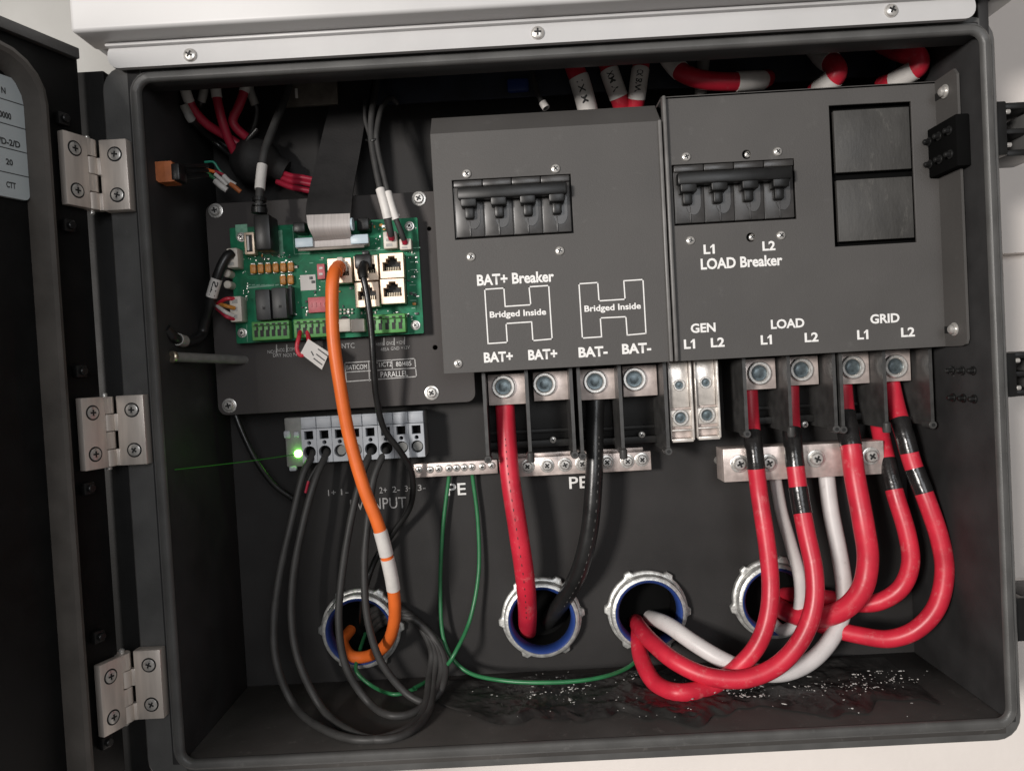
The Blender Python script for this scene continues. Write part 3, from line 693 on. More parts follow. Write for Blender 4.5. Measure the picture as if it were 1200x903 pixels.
# ================================================================== terminal blocks under the covers
def block(label, sq, div, ztop, feet):
    """sq: ((x,y,w,h),...) lugs at depth .084; div: front edge pixel columns of the dividers"""
    YD, YS = .056, .074
    p0 = P(div[0][0], div[0][1], YD); pn = P(div[-1][0], div[-1][1], YD)
    zb = P(div[0][0], feet, YD).z; zt = ztop
    t = thing('terminal_block', label, 'terminal block', ((p0.x+pn.x)/2, YB, zb), 'two pole terminal blocks under the cover plates')
    b = MB()
    b.box(p0.x, pn.x, YB-.008, YB-.0005, zb+.004, zt, .0006)
    b.box(p0.x, pn.x, .089, YB-.008, zb+.004, zb+.009, .0006)
    b.box(p0.x+.001, pn.x-.001, .0945, .097, zb+.0135, zb+.016, .0003)
    ba = b.build('base', M['pocket'], t)
    for x, y, tilt in div:
        p = P(x, y, YD)
        b = MB(); h2 = .0011
        b.loops([[Vector((p.x+dx, yy, zz)) for dx, yy in ((-h2, YD), (h2, YD), (h2, YB-.001), (-h2, YB-.001))] for zz in (zb+.001, zt)])
        b.lathe((p.x, YD+.0005, zb+.001), (0, 0, 1), [(.0022, -.0030), (.0026, -.002), (.0026, .003), (.0014, .0042)], 14) if tilt else b.cyl((p.x, YD-.0006, zb+.0014), (0, 1, 0), .0026, .010, 16, 0, .0004)
        o = b.build('divider', M['housing'], t)
        if not tilt: MB().cyl((p.x, YD-.0008, zb+.0014), (0, 1, 0), .0012, .0004, 12).build('divider_hole', M['dark'], o)
    for x, y, w_, h_, bx, by in sq:
        o = MB().pbox(x, y, w_, h_, YS, .093, .0004).build('lug', M['tin'], t)
        c = P(bx, by, YS); s2 = link('bolt', screw_me(.0078, 'bolt'), o, c)
    for (bx, by) in ((sq[1][0], sq[1][1]+63),):
        screw(t, bx+2, by, .0888, .0024, 'pan')
    return t
ztl, ztr = zb2+.006, zb3+.006
block('battery block under the BAT+ lettering, a thick red cable in its left pole', ((595, 456, 46, 36, 590, 453), (646, 452, 42, 34, 638, 450)), ((567, 450, 0), (617, 447, 1), (669, 444, 0)), ztl, 541)
block('battery block under the BAT- lettering, a thick black cable in its left pole', ((701, 450, 44, 36, 697, 447), (750, 446, 40, 36, 743, 444)), ((678, 443, 0), (726, 440, 1), (779, 437, 0)), ztl, 537)
block('terminal block under the LOAD lettering with two taped red cables', ((891, 438, 36, 36, 889, 437), (941, 434, 36, 34, 938, 433)), ((872, 432, 0), (924, 430, 1), (977, 427, 0)), ztr, 511)
block('terminal block under the GRID lettering at the far right', ((1002, 431, 33, 37, 998, 430), (1052, 428, 30, 37, 1048, 429)), ((985, 425, 0), (1036, 422, 1), (1090, 418, 0)), ztr, 506)
# GEN posts under clear covers
for (x, y, lab) in ((798, 472, 'clear covered GEN terminal post, the left one under L1'), (829, 469, 'clear covered GEN terminal post, the right one under L2')):
    Yg = .060; p = P(x, y, Yg)
    t = thing('generator_terminal', lab, 'terminal', (p.x, YB, p.z-.02), 'clear covered generator terminals')
    k = S(Yg)
    b = MB(); b.box(p.x-12*k, p.x+12*k, Yg+.005, YB-.001, p.z-42*k, p.z+50*k, .0006); b.build('post', M['tin'], t)
    b = MB(); b.box(p.x-12.5*k, p.x+12.5*k, Yg+.0015, Yg+.0048, p.z-28*k, p.z-8*k, .001); b.box(p.x-12*k, p.x+11*k, Yg+.003, Yg+.0049, p.z-6*k, p.z+48*k, .0008); b.build('jumper_tab', M['clear'], t)
    b = MB()
    b.box(p.x-13.5*k, p.x-12*k, Yg, YB-.001, p.z-44*k, p.z+50*k, .0004); b.box(p.x+11.5*k, p.x+14*k, Yg-.001, YB-.001, p.z-44*k, p.z+50*k, .0004)
    b.box(p.x-12*k, p.x+13*k, Yg, Yg+.006, p.z-46*k, p.z-42*k, .0004); b.box(p.x-12*k, p.x+13*k, Yg-.0004, Yg+.004, p.z-33*k, p.z-31*k, .0004)
    b.build('clear_cover', M['clear'], t)
    for dx, dy, r in ((-2.5, -21, .0038), (-1, 17, .0052)):
        link('bolt', screw_me(r, 'bolt'), t, P(x+dx, y+dy, Yg+.0028 if r < .005 else Yg+.0014))
# ================================================================== bus bars
def busbar(label, x0, y0, x1, y1, h, Yf, Yk, scr, r, style, extra=None):
    a, b_ = P(x0, y0, Yf), P(x1, y1, Yf); zc = (a.z+b_.z)/2; hh = h*S(Yf)/2
    t = thing('bus_bar', label, 'bus bar', ((a.x+b_.x)/2, YB, zc-hh))
    MB().box(a.x, b_.x, Yf, Yk, zc-hh, zc+hh, .0004).build('bar', M['tin'], t)
    if extra: MB().box(a.x+.001, b_.x-.004, Yk+.001, Yk+.008, zc+hh-.001, zc+hh+extra, .0003).build('rear_bar', M['tin'], t)
    for c in (a.x+.004, b_.x-.004): MB().cyl((c, Yk, zc), (0, 1, 0), .003, YB-Yk, 12).build('standoff', M['zinc'], t)
    for px, py in scr: screw(t, px, py, Yf, r, style)
busbar('small tinned earth bar with green wires, left of the red battery cable', 485, 552, 583, 546, 16, .088, .096, ((491, 550), (504, 550), (514, 549), (526, 548.5), (535, 548), (544, 547.5), (553, 547), (565, 546.5), (576, 545)), .0026, 'pan')
busbar('tinned earth bar behind the black battery cable, its right end coppery', 606, 548, 763, 539, 22, .088, .094, ((618, 546), (641, 545), (662, 544), (682, 543), (711, 541), (735, 540), (752, 538)), .0034, 'washer', .0022)
busbar('tall tinned neutral bar with white cables below the LOAD and GRID blocks', 848, 546, 1036, 535, 39, .076, .094, ((866, 543), (900, 542), (956, 537), (1020, 534)), .0042, 'washer')
# ================================================================== PV terminal strip
t = thing('pv_terminal_block', 'grey spring clamp terminal block above the PV INPUT lettering', 'terminal block', P(425, 545, YB))
Yt = .078
a, c = P(353, 516, Yt), P(497, 508, Yt); zc = (a.z+c.z)/2; k = S(Yt)
MB().box(a.x, c.x, Yt+.008, YB-.001, zc-27*k, zc+27*k, .0008).build('core', M['dgray'], t)
cw = (c.x-a.x)/8
for i in range(8):
    x0 = a.x+i*cw+.0001; x1 = x0+cw-.0002; xm_ = (x0+x1)/2
    L = lambda hw_, cx_, cz_, hh_: [(cx_-hw_, cz_-hh_), (cx_+hw_, cz_-hh_), (cx_+hw_, cz_+hh_), (cx_-hw_, cz_+hh_)]
    o = plate('clamp_face', [(x0, zc-27*k), (x1, zc-27*k), (x1, zc+13*k), (x0, zc+13*k)],
              [L(5.2*k, xm_, zc+5.5*k, 5.0*k), circ(xm_, zc-3.5*k, 2.4*k, 12), circ(xm_, zc-14.5*k, 7.2*k, 24)], Yt, .007, M['grayterm'], t, .0002)
    MB().box(x0, x1, Yt+.006, Yt+.008, zc-26*k, zc+12*k).build('clamp_throat', M['void'], o)
    if i in (2, 3, 6, 7): MB().cyl((xm_, Yt+.0035, zc-14.5*k), (0, 1, 0), 5.6*k, .002, 20).build('spring_contact', M['dgray'], o)
    b = MB(); b.box(x0, x1, Yt+.001, Yt+.012, zc+13.5*k, zc+27*k, .0004); b.box(x0+.0002, x1-.0002, Yt+.0006, Yt+.0012, zc+15*k, zc+25*k, .0003); b.build('marker_strip', M['grayterm'], t)
b = MB(); b.box(P(331, 518, Yt).x, a.x-.0004, Yt+.006, YB-.001, zc-32*k, zc+27*k, .001)
o = b.build('end_clamp', M['dgray'], t)
b = MB(); b.pbox(336, 509, 8, 9, Yt+.005, Yt+.008, .001); b.pbox(347, 509, 7, 7, Yt+.005, Yt+.008, .001); b.pbox(343, 549, 9, 6, Yt+.005, Yt+.008, .001); b.build('clamp_boss', M['grayterm'], o)
tag(MB().lathe(P(350, 531, Yt+.006), (0, -1, 0), [(.0026, 0), (.0026, .002), (.0018, .0038), (.0006, .0044)], 16).build('laser_spot', M['glow'], origin=P(350, 531, Yt)), 'small bright green laser spot modelled as a glowing bead on the grey end clamp', 'light')  # laser dot imitated by a glowing bead; no lamp sits here
cable('laser_line', 'thin dim green laser line across the left interior to its spot, modelled as a glowing strand', 'wire', [(205, 550, .010), (250, 545, .034), (300, 539, .058), (347, 532, .0805)], .0003, 'beam', seg=6)  # laser line imitated by a glowing strand; no wire runs here
# ================================================================== conduit fittings
cl = ['conduit fitting at the far left with black and orange cables passing in', 'conduit fitting taking the thick red and black battery cables', 'conduit fitting with two red cables and a white cable looping in', 'conduit fitting at the right half hidden behind red cables']
for i, c in enumerate(RC):
    t = thing('conduit_fitting', cl[i], 'conduit fitting', (c.x, YB, c.z), 'conduit fittings through the back panel')
    b = MB(); R0, R1 = .0300, .0238
    rot = random.random()
    ang = 96
    def gear(Rb, tab, y):
        out = []
        for j in range(ang):
            a_ = 2*math.pi*j/ang + rot; q = (j % 16)
            R = Rb + (tab if q < 3 else 0)
            out.append(Vector((c.x+R*math.cos(a_), y, c.z+R*math.sin(a_))))
        return out
    def rnd(R, y): return [Vector((c.x+R*math.cos(2*math.pi*j/ang+rot), y, c.z+R*math.sin(2*math.pi*j/ang+rot))) for j in range(ang)]
    b.loops([rnd(.0225, YB-.0002), gear(.0280, .0022, YB-.0002), gear(.0286, .0022, YB-.0012), gear(.0286, .0022, YB-.0046), gear(.0278, .0020, YB-.0054), rnd(.0268, YB-.0056), rnd(.0262, YB-.0052), rnd(.0225, YB-.0052)], closed=True)
    b.build('locknut', M['cast'], t)
    b = MB()
    b.loops([rnd(.0224, YB-.0050), rnd(.0264, YB-.0054), rnd(.0268, YB-.0085), rnd(.0262, YB-.0112), rnd(.0250, YB-.0120), rnd(.0240, YB-.0122), rnd(.0234, YB-.0112), rnd(.0224, YB-.0100)], closed=True)
    b.build('bushing', M['cast'], t)
    b = MB(); b.loops([rnd(.0237, YB-.0118), rnd(.0232, YB-.0125), rnd(.0224, YB-.0120), rnd(.0212, YB-.0095), rnd(.0208, YB-.002), rnd(.0214, YB-.001), rnd(.0222, YB-.002), rnd(.0223, YB-.0095)], closed=True)
    b.build('insulating_throat', M['blue'], t)
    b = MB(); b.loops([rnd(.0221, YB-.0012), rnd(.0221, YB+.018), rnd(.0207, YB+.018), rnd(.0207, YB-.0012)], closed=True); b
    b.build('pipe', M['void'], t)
    MB().cyl((c.x, YB+.0175, c.z), (0, 1, 0), .0206, .001, 30).build('pipe_dark_cap', M['void'], t)  # dark disc standing in for the unlit depth of the pipe
# ================================================================== cables
PRINTS = []
PVG = 'black solar input cables'
into1 = [(512, 796, .070), (514, 768, .082), (500, 740, .092), (474, 718, .094), (445, 722, .104), (430, 735, .13)]
def pv(label, pts, dx):
    cable('solar_cable', label, 'cable', pts + [(x+dx*.6, y+dx*.5, Y-.001*dx*.2) for x, y, Y in into1[:-1]] + [(432+dx*.4, 737+dx*.2, .13)], .0025, 'pvblack', PVG)
pv('black cable from the first clamp, outermost loop nearest the left wall', [(367, 528, .088), (366, 534, .080), (355, 556, .072), (342, 610, .066), (328, 672, .062), (321, 730, .058), (325, 780, .054), (345, 826, .050), (378, 853, .046), (420, 866, .046), (462, 860, .050), (495, 836, .058)], -14)
pv('black cable from the second clamp, second loop in from the left wall', [(383, 527, .088), (382, 533, .080), (370, 560, .070), (356, 610, .064), (344, 672, .060), (342, 730, .056), (352, 780, .052), (378, 830, .046), (412, 857, .043), (445, 866, .044), (478, 858, .048), (502, 834, .056)], -6)
pv('black cable looping tightly, left of the two over the left conduit fitting', [(436, 526, .088), (433, 533, .080), (423, 560, .072), (411, 610, .066), (401, 672, .062), (397, 730, .058), (406, 782, .056), (432, 822, .054), (460, 838, .054), (492, 830, .060)], 4)
pv('black cable looping tightly, right of the two over the left conduit fitting', [(454, 525, .088), (449, 533, .080), (438, 560, .074), (431, 610, .070), (427, 660, .066), (430, 720, .062), (444, 770, .060), (470, 806, .060), (494, 822, .062), (508, 818, .066)], 12)
cable('small_wire', 'thin green and red bare ended wire beside the first two black cables', 'wire', [(372, 545, .074), (363, 560, .070), (358, 577, .070)], .0008, 'pvblack', bands=((1.2, 2, 'dred', 1.15, 'red_end'),))
cable('network_cable', 'bright orange network cable with white marker sleeve running down to the left conduit', 'cable',
      [(398, 312, .050), (391, 322, .040), (389, 350, .037), (391, 400, .037), (399, 455, .038), (409, 510, .040), (426, 570, .041), (443, 614, .043), (453, 650, .046), (461, 690, .052), (462, 728, .062), (452, 755, .078), (432, 768, .090), (412, 768, .096), (402, 752, .108), (412, 736, .125)],
      .0041, 'orange', bands=((7.25, 8.05, 'sleeve', 1.10, 'marker_sleeve'), (8.08, 9.0, 'sleeve', 1.10, 'marker_sleeve')))
o = bpy.data.objects['network_cable']; b = MB(); b.pbox(398, 312, 17, 12, .0515, .060, .0008); b.pbox(398, 304, 7, 6, .0505, .056, .0006); b.build('plug', M['cream'], o)
MB().tube(sub(path([(398, 312, .052), (392, 322, .041), (389, 350, .037)]), .1, .8), .0046, 14).build('plug_boot', M['orange'], o)
t = cable('network_cable', 'thin black network cable dropping from the upper middle jack', 'cable',
      [(427, 310, .050), (425, 320, .044), (430, 345, .043), (435, 385, .044), (438, 430, .046), (441, 465, .050), (450, 502, .058), (470, 530, .066), (483, 556, .076), (481, 592, .086), (462, 622, .092), (440, 655, .094), (428, 690, .092), (424, 715, .105), (424, 735, .13)],
      .0021, 'cblack', bands=((0, 1.3, 'plastic', 1.5, 'plug_boot'),))
b = MB(); b.pbox(425, 306, 20, 17, .0495, .060, .0012); b.pbox(428, 296, 8, 5, .050, .056, .0006); b.build('plug', M['plastic'], t)
RG = 'taped red conductors of the LOAD and GRID blocks'
BR = [(591, 468, .083), (592, 482, .082), (594, 515, .077), (598, 560, .072), (607, 620, .070), (615, 675, .074), (618, 712, .088), (618, 735, .110), (618, 742, .140)]
BK = [(698, 460, .083), (698, 476, .082), (697, 512, .077), (696, 560, .073), (691, 620, .073), (679, 668, .080), (662, 700, .094), (646, 722, .112), (638, 732, .140)]
for lab, pts, r_, m_, mk, off in (('thick red battery cable from the BAT+ block into the second conduit', BR, .0066, 'red', 'blackink', .15), ('thick black battery cable from the BAT- block into the second conduit', BK, .0060, 'cblack', 'cover', -.5)):
    t = thing('battery_cable', lab, 'cable', P(*pts[0]))
    MB().tube(path(pts, r_), r_, 18).build('jacket', M[m_], t)
    PRINTS.append((t, pts, r_, mk, off))
cable('power_cable', 'taped red cable from LOAD L1 forming the lower red loop', 'cable',
      [(877, 446, .083), (878, 460, .082), (880, 492, .077), (884, 530, .068), (890, 580, .066), (899, 640, .060), (903, 688, .056), (899, 726, .052), (886, 758, .052), (864, 782, .054), (834, 803, .056), (797, 811, .058), (768, 800, .064), (752, 772, .078), (748, 746, .098), (748, 732, .13)],
      .0057, 'red', RG, ((2.45, 3.35, 'tape', 1.05, 'tape_band'),))
cable('power_cable', 'twice taped red cable from LOAD L2 forming the upper red loop', 'cable',
      [(926, 442, .083), (926, 456, .082), (927, 488, .077), (930, 528, .067), (936, 575, .062), (944, 620, .055), (954, 670, .048), (953, 712, .044), (938, 750, .042), (910, 780, .042), (872, 795, .044), (830, 792, .048), (792, 775, .058), (764, 752, .076), (750, 736, .098), (744, 726, .13)],
      .0058, 'red', RG, ((2.35, 3.4, 'tape', 1.05, 'tape_band'), (3.88, 4.58, 'tape', 1.05, 'tape_band')))
cable('power_cable', 'thick red cable from GRID L1 taped once at the top', 'cable',
      [(986, 444, .083), (987, 458, .082), (990, 486, .076), (997, 522, .067), (1002, 560, .065), (1012, 615, .058), (1017, 655, .056), (1010, 690, .056), (988, 714, .062), (955, 724, .074), (925, 718, .092), (905, 705, .13)],
      .0067, 'red', RG, ((1.9, 3.0, 'tape', 1.05, 'tape_band'),))
cable('power_cable', 'red cable behind the thick one, its tape ring at the GRID divider', 'cable',
      [(1029, 492, .098), (1032, 508, .090), (1039, 538, .080), (1049, 578, .072), (1063, 625, .066), (1067, 660, .064), (1056, 688, .066), (1032, 704, .070), (1006, 707, .076), (972, 701, .084), (940, 697, .094), (915, 697, .13)],
      .0057, 'red', RG, ((2.05, 2.9, 'tape', 1.05, 'tape_band'),))
cable('power_cable', 'rightmost red cable from GRID L2 with two bands of black tape', 'cable',
      [(1043, 442, .083), (1045, 454, .082), (1051, 480, .076), (1060, 510, .068), (1070, 545, .064), (1086, 586, .058), (1101, 630, .054), (1107, 670, .052), (1098, 710, .052), (1074, 737, .056), (1042, 748, .062), (1008, 744, .068), (972, 735, .076), (940, 722, .090), (915, 708, .13)],
      .0058, 'red', RG, ((2.45, 3.55, 'tape', 1.05, 'tape_band'), (4.1, 4.85, 'tape', 1.05, 'tape_band')))
cable('neutral_cable', 'white cable falling between the two LOAD cables into the right conduit', 'cable', [(908, 548, .092), (909, 562, .089), (916, 600, .086), (926, 635, .084), (936, 672, .082), (938, 702, .082), (932, 728, .086), (918, 738, .092), (905, 728, .105), (900, 715, .13)], .0042, 'cwhite')
cable('neutral_cable', 'white cable passing behind the red loops into the third conduit', 'cable', [(968, 545, .092), (969, 560, .088), (974, 600, .084), (983, 645, .080), (989, 685, .078), (988, 715, .076), (974, 748, .070), (950, 774, .064), (918, 788, .060), (880, 786, .058), (845, 772, .062), (812, 752, .072), (785, 733, .086), (770, 726, .102), (758, 722, .135)], .0056, 'cwhite')
GG = 'thin green earth wires'
cable('earth_wire', 'green wire from the small bar curving right along the floor to the third conduit', 'wire', [(527, 548, .094), (526, 560, .0985), (519, 620, .0985), (516, 690, .097), (521, 752, .092), (545, 785, .086), (590, 797, .082), (650, 799, .084), (700, 794, .086), (735, 782, .088), (750, 766, .094), (752, 745, .12)], .00140, 'green', GG, lift=.0062)
cable('earth_wire', 'green wire from the small bar curving left to the cable bundle', 'wire', [(553, 546, .094), (554, 560, .0985), (560, 610, .0985), (561, 670, .096), (551, 725, .090), (533, 765, .076), (521, 782, .078), (505, 795, .084), (485, 806, .088)], .00140, 'green', GG, lift=.0062)
cable('earth_wire', 'short green wire leaving the bottom of the left conduit', 'wire', [(428, 742, .12), (420, 768, .096), (418, 786, .086), (436, 803, .082), (462, 813, .080), (488, 806, .080)], .00135, 'green', GG, lift=.002)
cable('thin_cable', 'thin dark cable drooping below the lower left corner of the plate', 'cable', [(268, 455, .085), (276, 485, .080), (287, 513, .080), (302, 542, .082), (322, 568, .086), (345, 585, .09)], .0021, 'cblack')
def print_dashes(o, pts, r, m_, n, u0, u1, gap=.5, off=0.0):
    pa = sub(path(pts, r), u0, u1); pa = catmull(pa, 4); b = MB(); N_ = len(pa); st = N_//n
    for k in range(n):
        q = pa[k*st:k*st+max(3, int(st*(1-gap)))]; w_ = []
        for i_, p in enumerate(q):
            v = (CAM-p).normalized(); tg = (q[min(i_+1, len(q)-1)]-q[max(i_-1, 0)]).normalized(); v = (v-tg*v.dot(tg)).normalized()
            sd = tg.cross(v); v = (v*math.cos(off)+sd*math.sin(off)); w_.append(p+v*(r-.0001))
        if len(w_) > 2: b.tube(w_, .00034, 6)
    b.build('print_mark', M[m_], o)
def wrap_text(o, s_, pts, r, u0, u1, h, m_='blackink'):
    pa = path(pts, r); q0, q1 = sub(pa, u0, u0)[0], sub(pa, u1, u1)[0]
    me = text_mesh(s_, .02); xs = [v.co.x for v in me.vertices]; ys = [v.co.y for v in me.vertices]
    tg = (q1-q0); Ln = tg.length; tg.normalize(); mid = (q0+q1)/2
    v0 = (CAM-mid).normalized(); v0 = (v0-tg*v0.dot(tg)).normalized(); sd = v0.cross(tg)
    for v in me.vertices:
        a = (v.co.x-min(xs))/(max(xs)-min(xs)); t_ = ((v.co.y-min(ys))/(max(ys)-min(ys))-.5)*h/r
        base = pa[0]
        ui = (u0+(u1-u0)*a)*NP; i0 = min(int(ui), len(pa)-2); base = pa[i0].lerp(pa[i0+1], ui-i0)
        v.co = base + (v0*math.cos(t_)-sd*math.sin(t_))*(r+.00012) - rootof(o).location
    me.name = 'lettering'; me.materials.clear(); me.materials.append(M[m_]); link('lettering', me, o)
# ---- upper left: usb cable, ribbon, signal leads
t = cable('usb_cable', 'black usb cable with a white tag plugged into the green board', 'cable', [(341, 85, .080), (335, 112, .072), (322, 145, .062), (311, 175, .054), (306, 205, .050), (304, 232, .047), (304, 250, .047)], .0026, 'pvblack',
          bands=((3.55, 4.55, 'sleeve', 1.25, 'white_tag'), (5.05, 5.2, 'plastic', 1.7, 'strain_relief'), (5.35, 5.5, 'plastic', 1.8, 'strain_relief'), (5.65, 6, 'plastic', 1.9, 'strain_relief')))
b = MB(); b.pbox(307, 272, 19, 42, .042, .060, .0012); b.build('plug', M['plastic'], t)
rp = lambda row: [P(x, y, Y) for x, y, Y in row]
def strip_mesh(name, Lr, Rr, th, m_, parent):
    l, r = catmull(rp(Lr), 8), catmull(rp(Rr), 8); b = MB()
    d = Vector((0, th, 0))
    b.loops([[a_, c_, c_+d, a_+d] for a_, c_ in zip(l, r)]); return b.build(name, m_, parent)
t = thing('ribbon_cable', 'wide flat ribbon cable wrapped in black cloth tape, grey at its plug', 'ribbon cable', P(385, 270, .054))
strip_mesh('cloth_wrap', [(388, 70, .088), (388, 110, .084), (376, 165, .074), (364, 215, .060), (359, 240, .050), (358, 258, .045)], [(440, 70, .088), (432, 110, .084), (424, 165, .074), (415, 215, .062), (412, 240, .052), (411, 258, .047)], .0016, M['cloth'], t)
strip_mesh('ribbon', [(359, 252, .0465), (360, 260, .0445), (362, 268, .0445), (366, 276, .049), (368, 282, .055)], [(410, 250, .0485), (410, 258, .0465), (410, 266, .0465), (411, 273, .050), (411, 279, .055)], .0011, M['ribbon'], t)
b = MB(); p = P(412, 262, .0465); b.cyl((p.x-.0006, p.y+.002, p.z), (1, 0, 0), .0040, .0012, 20); b.build('ribbon_edge', M['lblue'], t)
LG = 'grey signal leads of the top right board plugs'
leads = [('grey signal lead arching from the left of the tied bundle', [(428, 118, .07), (428, 140, .062), (434, 163, .058), (442, 205, .054), (449, 240, .050), (453, 262, .052), (457, 278, .057)], .0013),
         ('longest grey signal lead of the bundle rising behind the top rim', [(445, 60, .085), (441, 100, .075), (436, 130, .062), (435, 163, .057), (443, 210, .052), (452, 245, .049), (457, 268, .052), (459, 280, .057)], .0021),
         ('grey signal lead bending right at the top of the bundle', [(466, 122, .080), (458, 115, .076), (448, 125, .066), (442, 150, .058), (442, 170, .056), (452, 215, .052), (460, 245, .050), (470, 272, .053), (475, 285, .058)], .0018)]
for i, (lab, pts, r_) in enumerate(leads):
    n = len(pts)
    cable('signal_lead', lab, 'wire', pts, r_, 'pvblack', LG, ((n-3.7, n-2.6, 'sleeve', 1.45, 'marker_sleeve'), (n-1.45, n-1, 'dred', 1.05, 'bare_cores')))
tag(MB().tube([P(429+k*2.1, 164+math.sin(k*.6)*1.3-k*.1, .0545+(k-4)**2*.0003) for k in range(9)], .0007, 8).build('cable_tie', M['plastic'], origin=P(438, 164, .055)), 'black cable tie round the grey signal leads', 'cable tie')
# ---- far upper left bundle
BG = 'crimson wires with white end sleeves in the upper left corner'
bl = [('crimson wire leftmost of three bending right into the taped bundle', [(214, 90, .052), (219, 112, .054), (228, 130, .060), (243, 146, .068), (262, 158, .077), (283, 172, .082), (300, 188, .086)], (0.6, 1.45)),
      ('straight crimson wire, middle of three dropping into the taped bundle', [(252, 86, .064), (253, 106, .064), (257, 128, .066), (263, 150, .070), (270, 168, .075), (280, 185, .082), (300, 195, .086)], (0.6, 1.45)),
      ('kinked crimson wire, rightmost of three bending into the taped bundle', [(290, 86, .070), (287, 104, .070), (280, 124, .070), (273, 140, .072), (277, 150, .074), (288, 160, .078), (305, 172, .086)], (0.6, 1.15))]
for lab, pts, (a, c) in bl: cable('bundle_wire', lab, 'wire', pts, .0030, 'dred', BG, ((a, c, 'sleeve', 1.12, 'end_sleeve'),))
KG = 'black wires with grey end sleeves in the upper left corner'
for lab, pts, a, c in (('black wire grey sleeved at lower left below the leftmost crimson wire', [(215, 122, .054), (220, 132, .057), (226, 142, .060), (250, 165, .083), (275, 185, .086), (300, 200, .09)], 0, 1.9),
                 ('black wire grey sleeved between the two left crimson wires', [(240, 88, .066), (239, 106, .066), (236, 118, .067), (234, 128, .070), (240, 150, .085), (270, 175, .09)], .5, 2.1),
                 ('black wire grey sleeved at the right of the crimson wires', [(291, 90, .078), (293, 106, .078), (298, 120, .079), (301, 130, .081), (297, 150, .084), (285, 170, .088)], .6, 2.3)):
    cable('bundle_wire', lab, 'wire', pts, .0022, 'cblack', KG, ((a, c, 'gsleeve', 1.3, 'end_sleeve'),))
cable('bundle_wire', 'short stiff black wire end pointing up right from the taped bundle', 'wire', [(283, 178, .08), (290, 165, .076), (302, 151, .074)], .0018, 'cblack')
t = thing('taped_bundle', 'thick cable bundle bound in black tape behind the usb cable', 'cable bundle', P(312, 190, .09))
MB().tube(path([(276, 182, .088), (295, 188, .088), (315, 192, .088), (335, 202, .09)]), lambda q: .008+.009*math.sin(math.pi*min(1, q*1.15+.05)), 20).build('tape_wrap', M['cloth'], t)
for i, (y0, y1) in enumerate(((206, 208), (212, 214), (219, 222))):
    MB().tube(path([(325, y0-6, .088), (340, y0, .084), (354, y1, .082), (372, y1+4, .084)]), .0020, 12).build('crimson_core', M['dred'], t)
t = thing('inline_connector', 'orange inline connector with black wires at the left wall', 'connector', P(192, 201, .02))
b = MB(); p = P(193, 201, .014); k = S(.014); b.prism([(p.x-11*k, p.z-9*k), (p.x-8*k, p.z-12*k), (p.x+10*k, p.z-12*k), (p.x+13*k, p.z-6*k), (p.x+10*k, p.z+8*k), (p.x+8*k, p.z+12*k), (p.x-11*k, p.z+12*k)], .014, .024); b.build('orange_body', M['dorange'], t)
MB().pbox(205, 201, 10, 20, .0135, .0245, .001).build('collar', M['plastic'], t)
for dy in (-6, 1, 8): MB().tube(path([(205, 201+dy, .020), (225, 200+dy*.9, .034), (243, 199+dy*.8, .050)]), .0013, 10).build('black_lead', M['cblack'], t)
for m_, pts, r_ in (('teal', [(240, 190, .074), (250, 190, .074), (256, 198, .075), (262, 205, .076)], .0008), ('green', [(243, 203, .074), (250, 208, .074), (256, 210, .075)], .0014), ('orange', [(242, 199, .073), (250, 201, .073), (258, 204, .074)], .0011), ('dred', [(252, 201, .073), (260, 204, .073), (268, 210, .074)], .0010)):
    MB().tube(path(pts), r_, 10).build('coloured_core', M[m_], t)
for m_, pts, r_ in (('sleeve', [(252, 212, .072), (259, 218, .072), (266, 223, .073)], .0020), ('sleeve', [(262, 206, .071), (268, 212, .071), (276, 217, .072)], .0016), ('sleeve', [(252, 204, .071), (260, 211, .071), (266, 217, .072)], .0013), ('dorange', [(270, 215, .071), (276, 220, .071), (282, 225, .072)], .0016)):
    MB().tube(path(pts), r_, 12).build('crimp_sleeve', M[m_], t)
# left side leads of the board
cable('sensor_lead', 'black lead with a white printed sleeve from the left edge of the board', 'cable', [(272, 297, .056), (265, 302, .053), (257, 318, .052), (250, 340, .053), (246, 355, .055), (241, 375, .060), (236, 392, .060), (222, 400, .042), (205, 396, .022), (194, 385, .016)], .0032, 'cblack',
      bands=((2.35, 3.5, 'sleeve', 1.12, 'marker_sleeve'), (7.4, 7.75, 'gsleeve', 1.2, 'end_sleeve')))
t = thing('plug_harness', 'short red, yellow and brown wires in the lower left white socket', 'wire harness', P(272, 362, .055))
for m_, pts in (('red', [(275, 350, .056), (266, 350, .054), (258, 354, .056), (254, 359, .062)]), ('amber', [(275, 361, .055), (267, 359, .052), (260, 357, .055), (255, 355, .062)]), ('sleeve', [(274, 370, .055), (265, 366, .052), (258, 361, .055), (253, 357, .062)]), ('dred', [(275, 374, .056), (266, 371, .053), (259, 365, .056), (254, 361, .062)])):
    MB().tube(path(pts), .0013, 10).build('core_wire', M[m_], t)
t = thing('support_rod', 'grey metal rod with a bright socketed end below the left of the plate', 'rod', P(250, 420, .05))
MB().tube([P(203, 418, .018), P(250, 420, .050), P(296, 422, .084)], .0030, 16).build('shaft', M['dgray'], t)
a = P(203, 418, .018); d = (P(203, 418, .018)-P(296, 422, .084)).normalized()
MB().lathe(a, d, [(.0033, -.001), (.0036, .0), (.0036, .0012), (.003, .0018), (.0018, .0018), (.0016, .0006)], 18, 0).build('socket_end', M['brass'], t)
t = thing('jumper_loop', 'small red wire loop with a printed white tag on the green terminal', 'jumper wire', P(358, 395, .05))
MB().tube(path([(352, 388, .058), (350, 396, .053), (348, 408, .052), (352, 416, .052), (360, 413, .054), (362, 401, .055), (360, 388, .058)]), .0014, 10).build('wire_loop', M['red'], t)
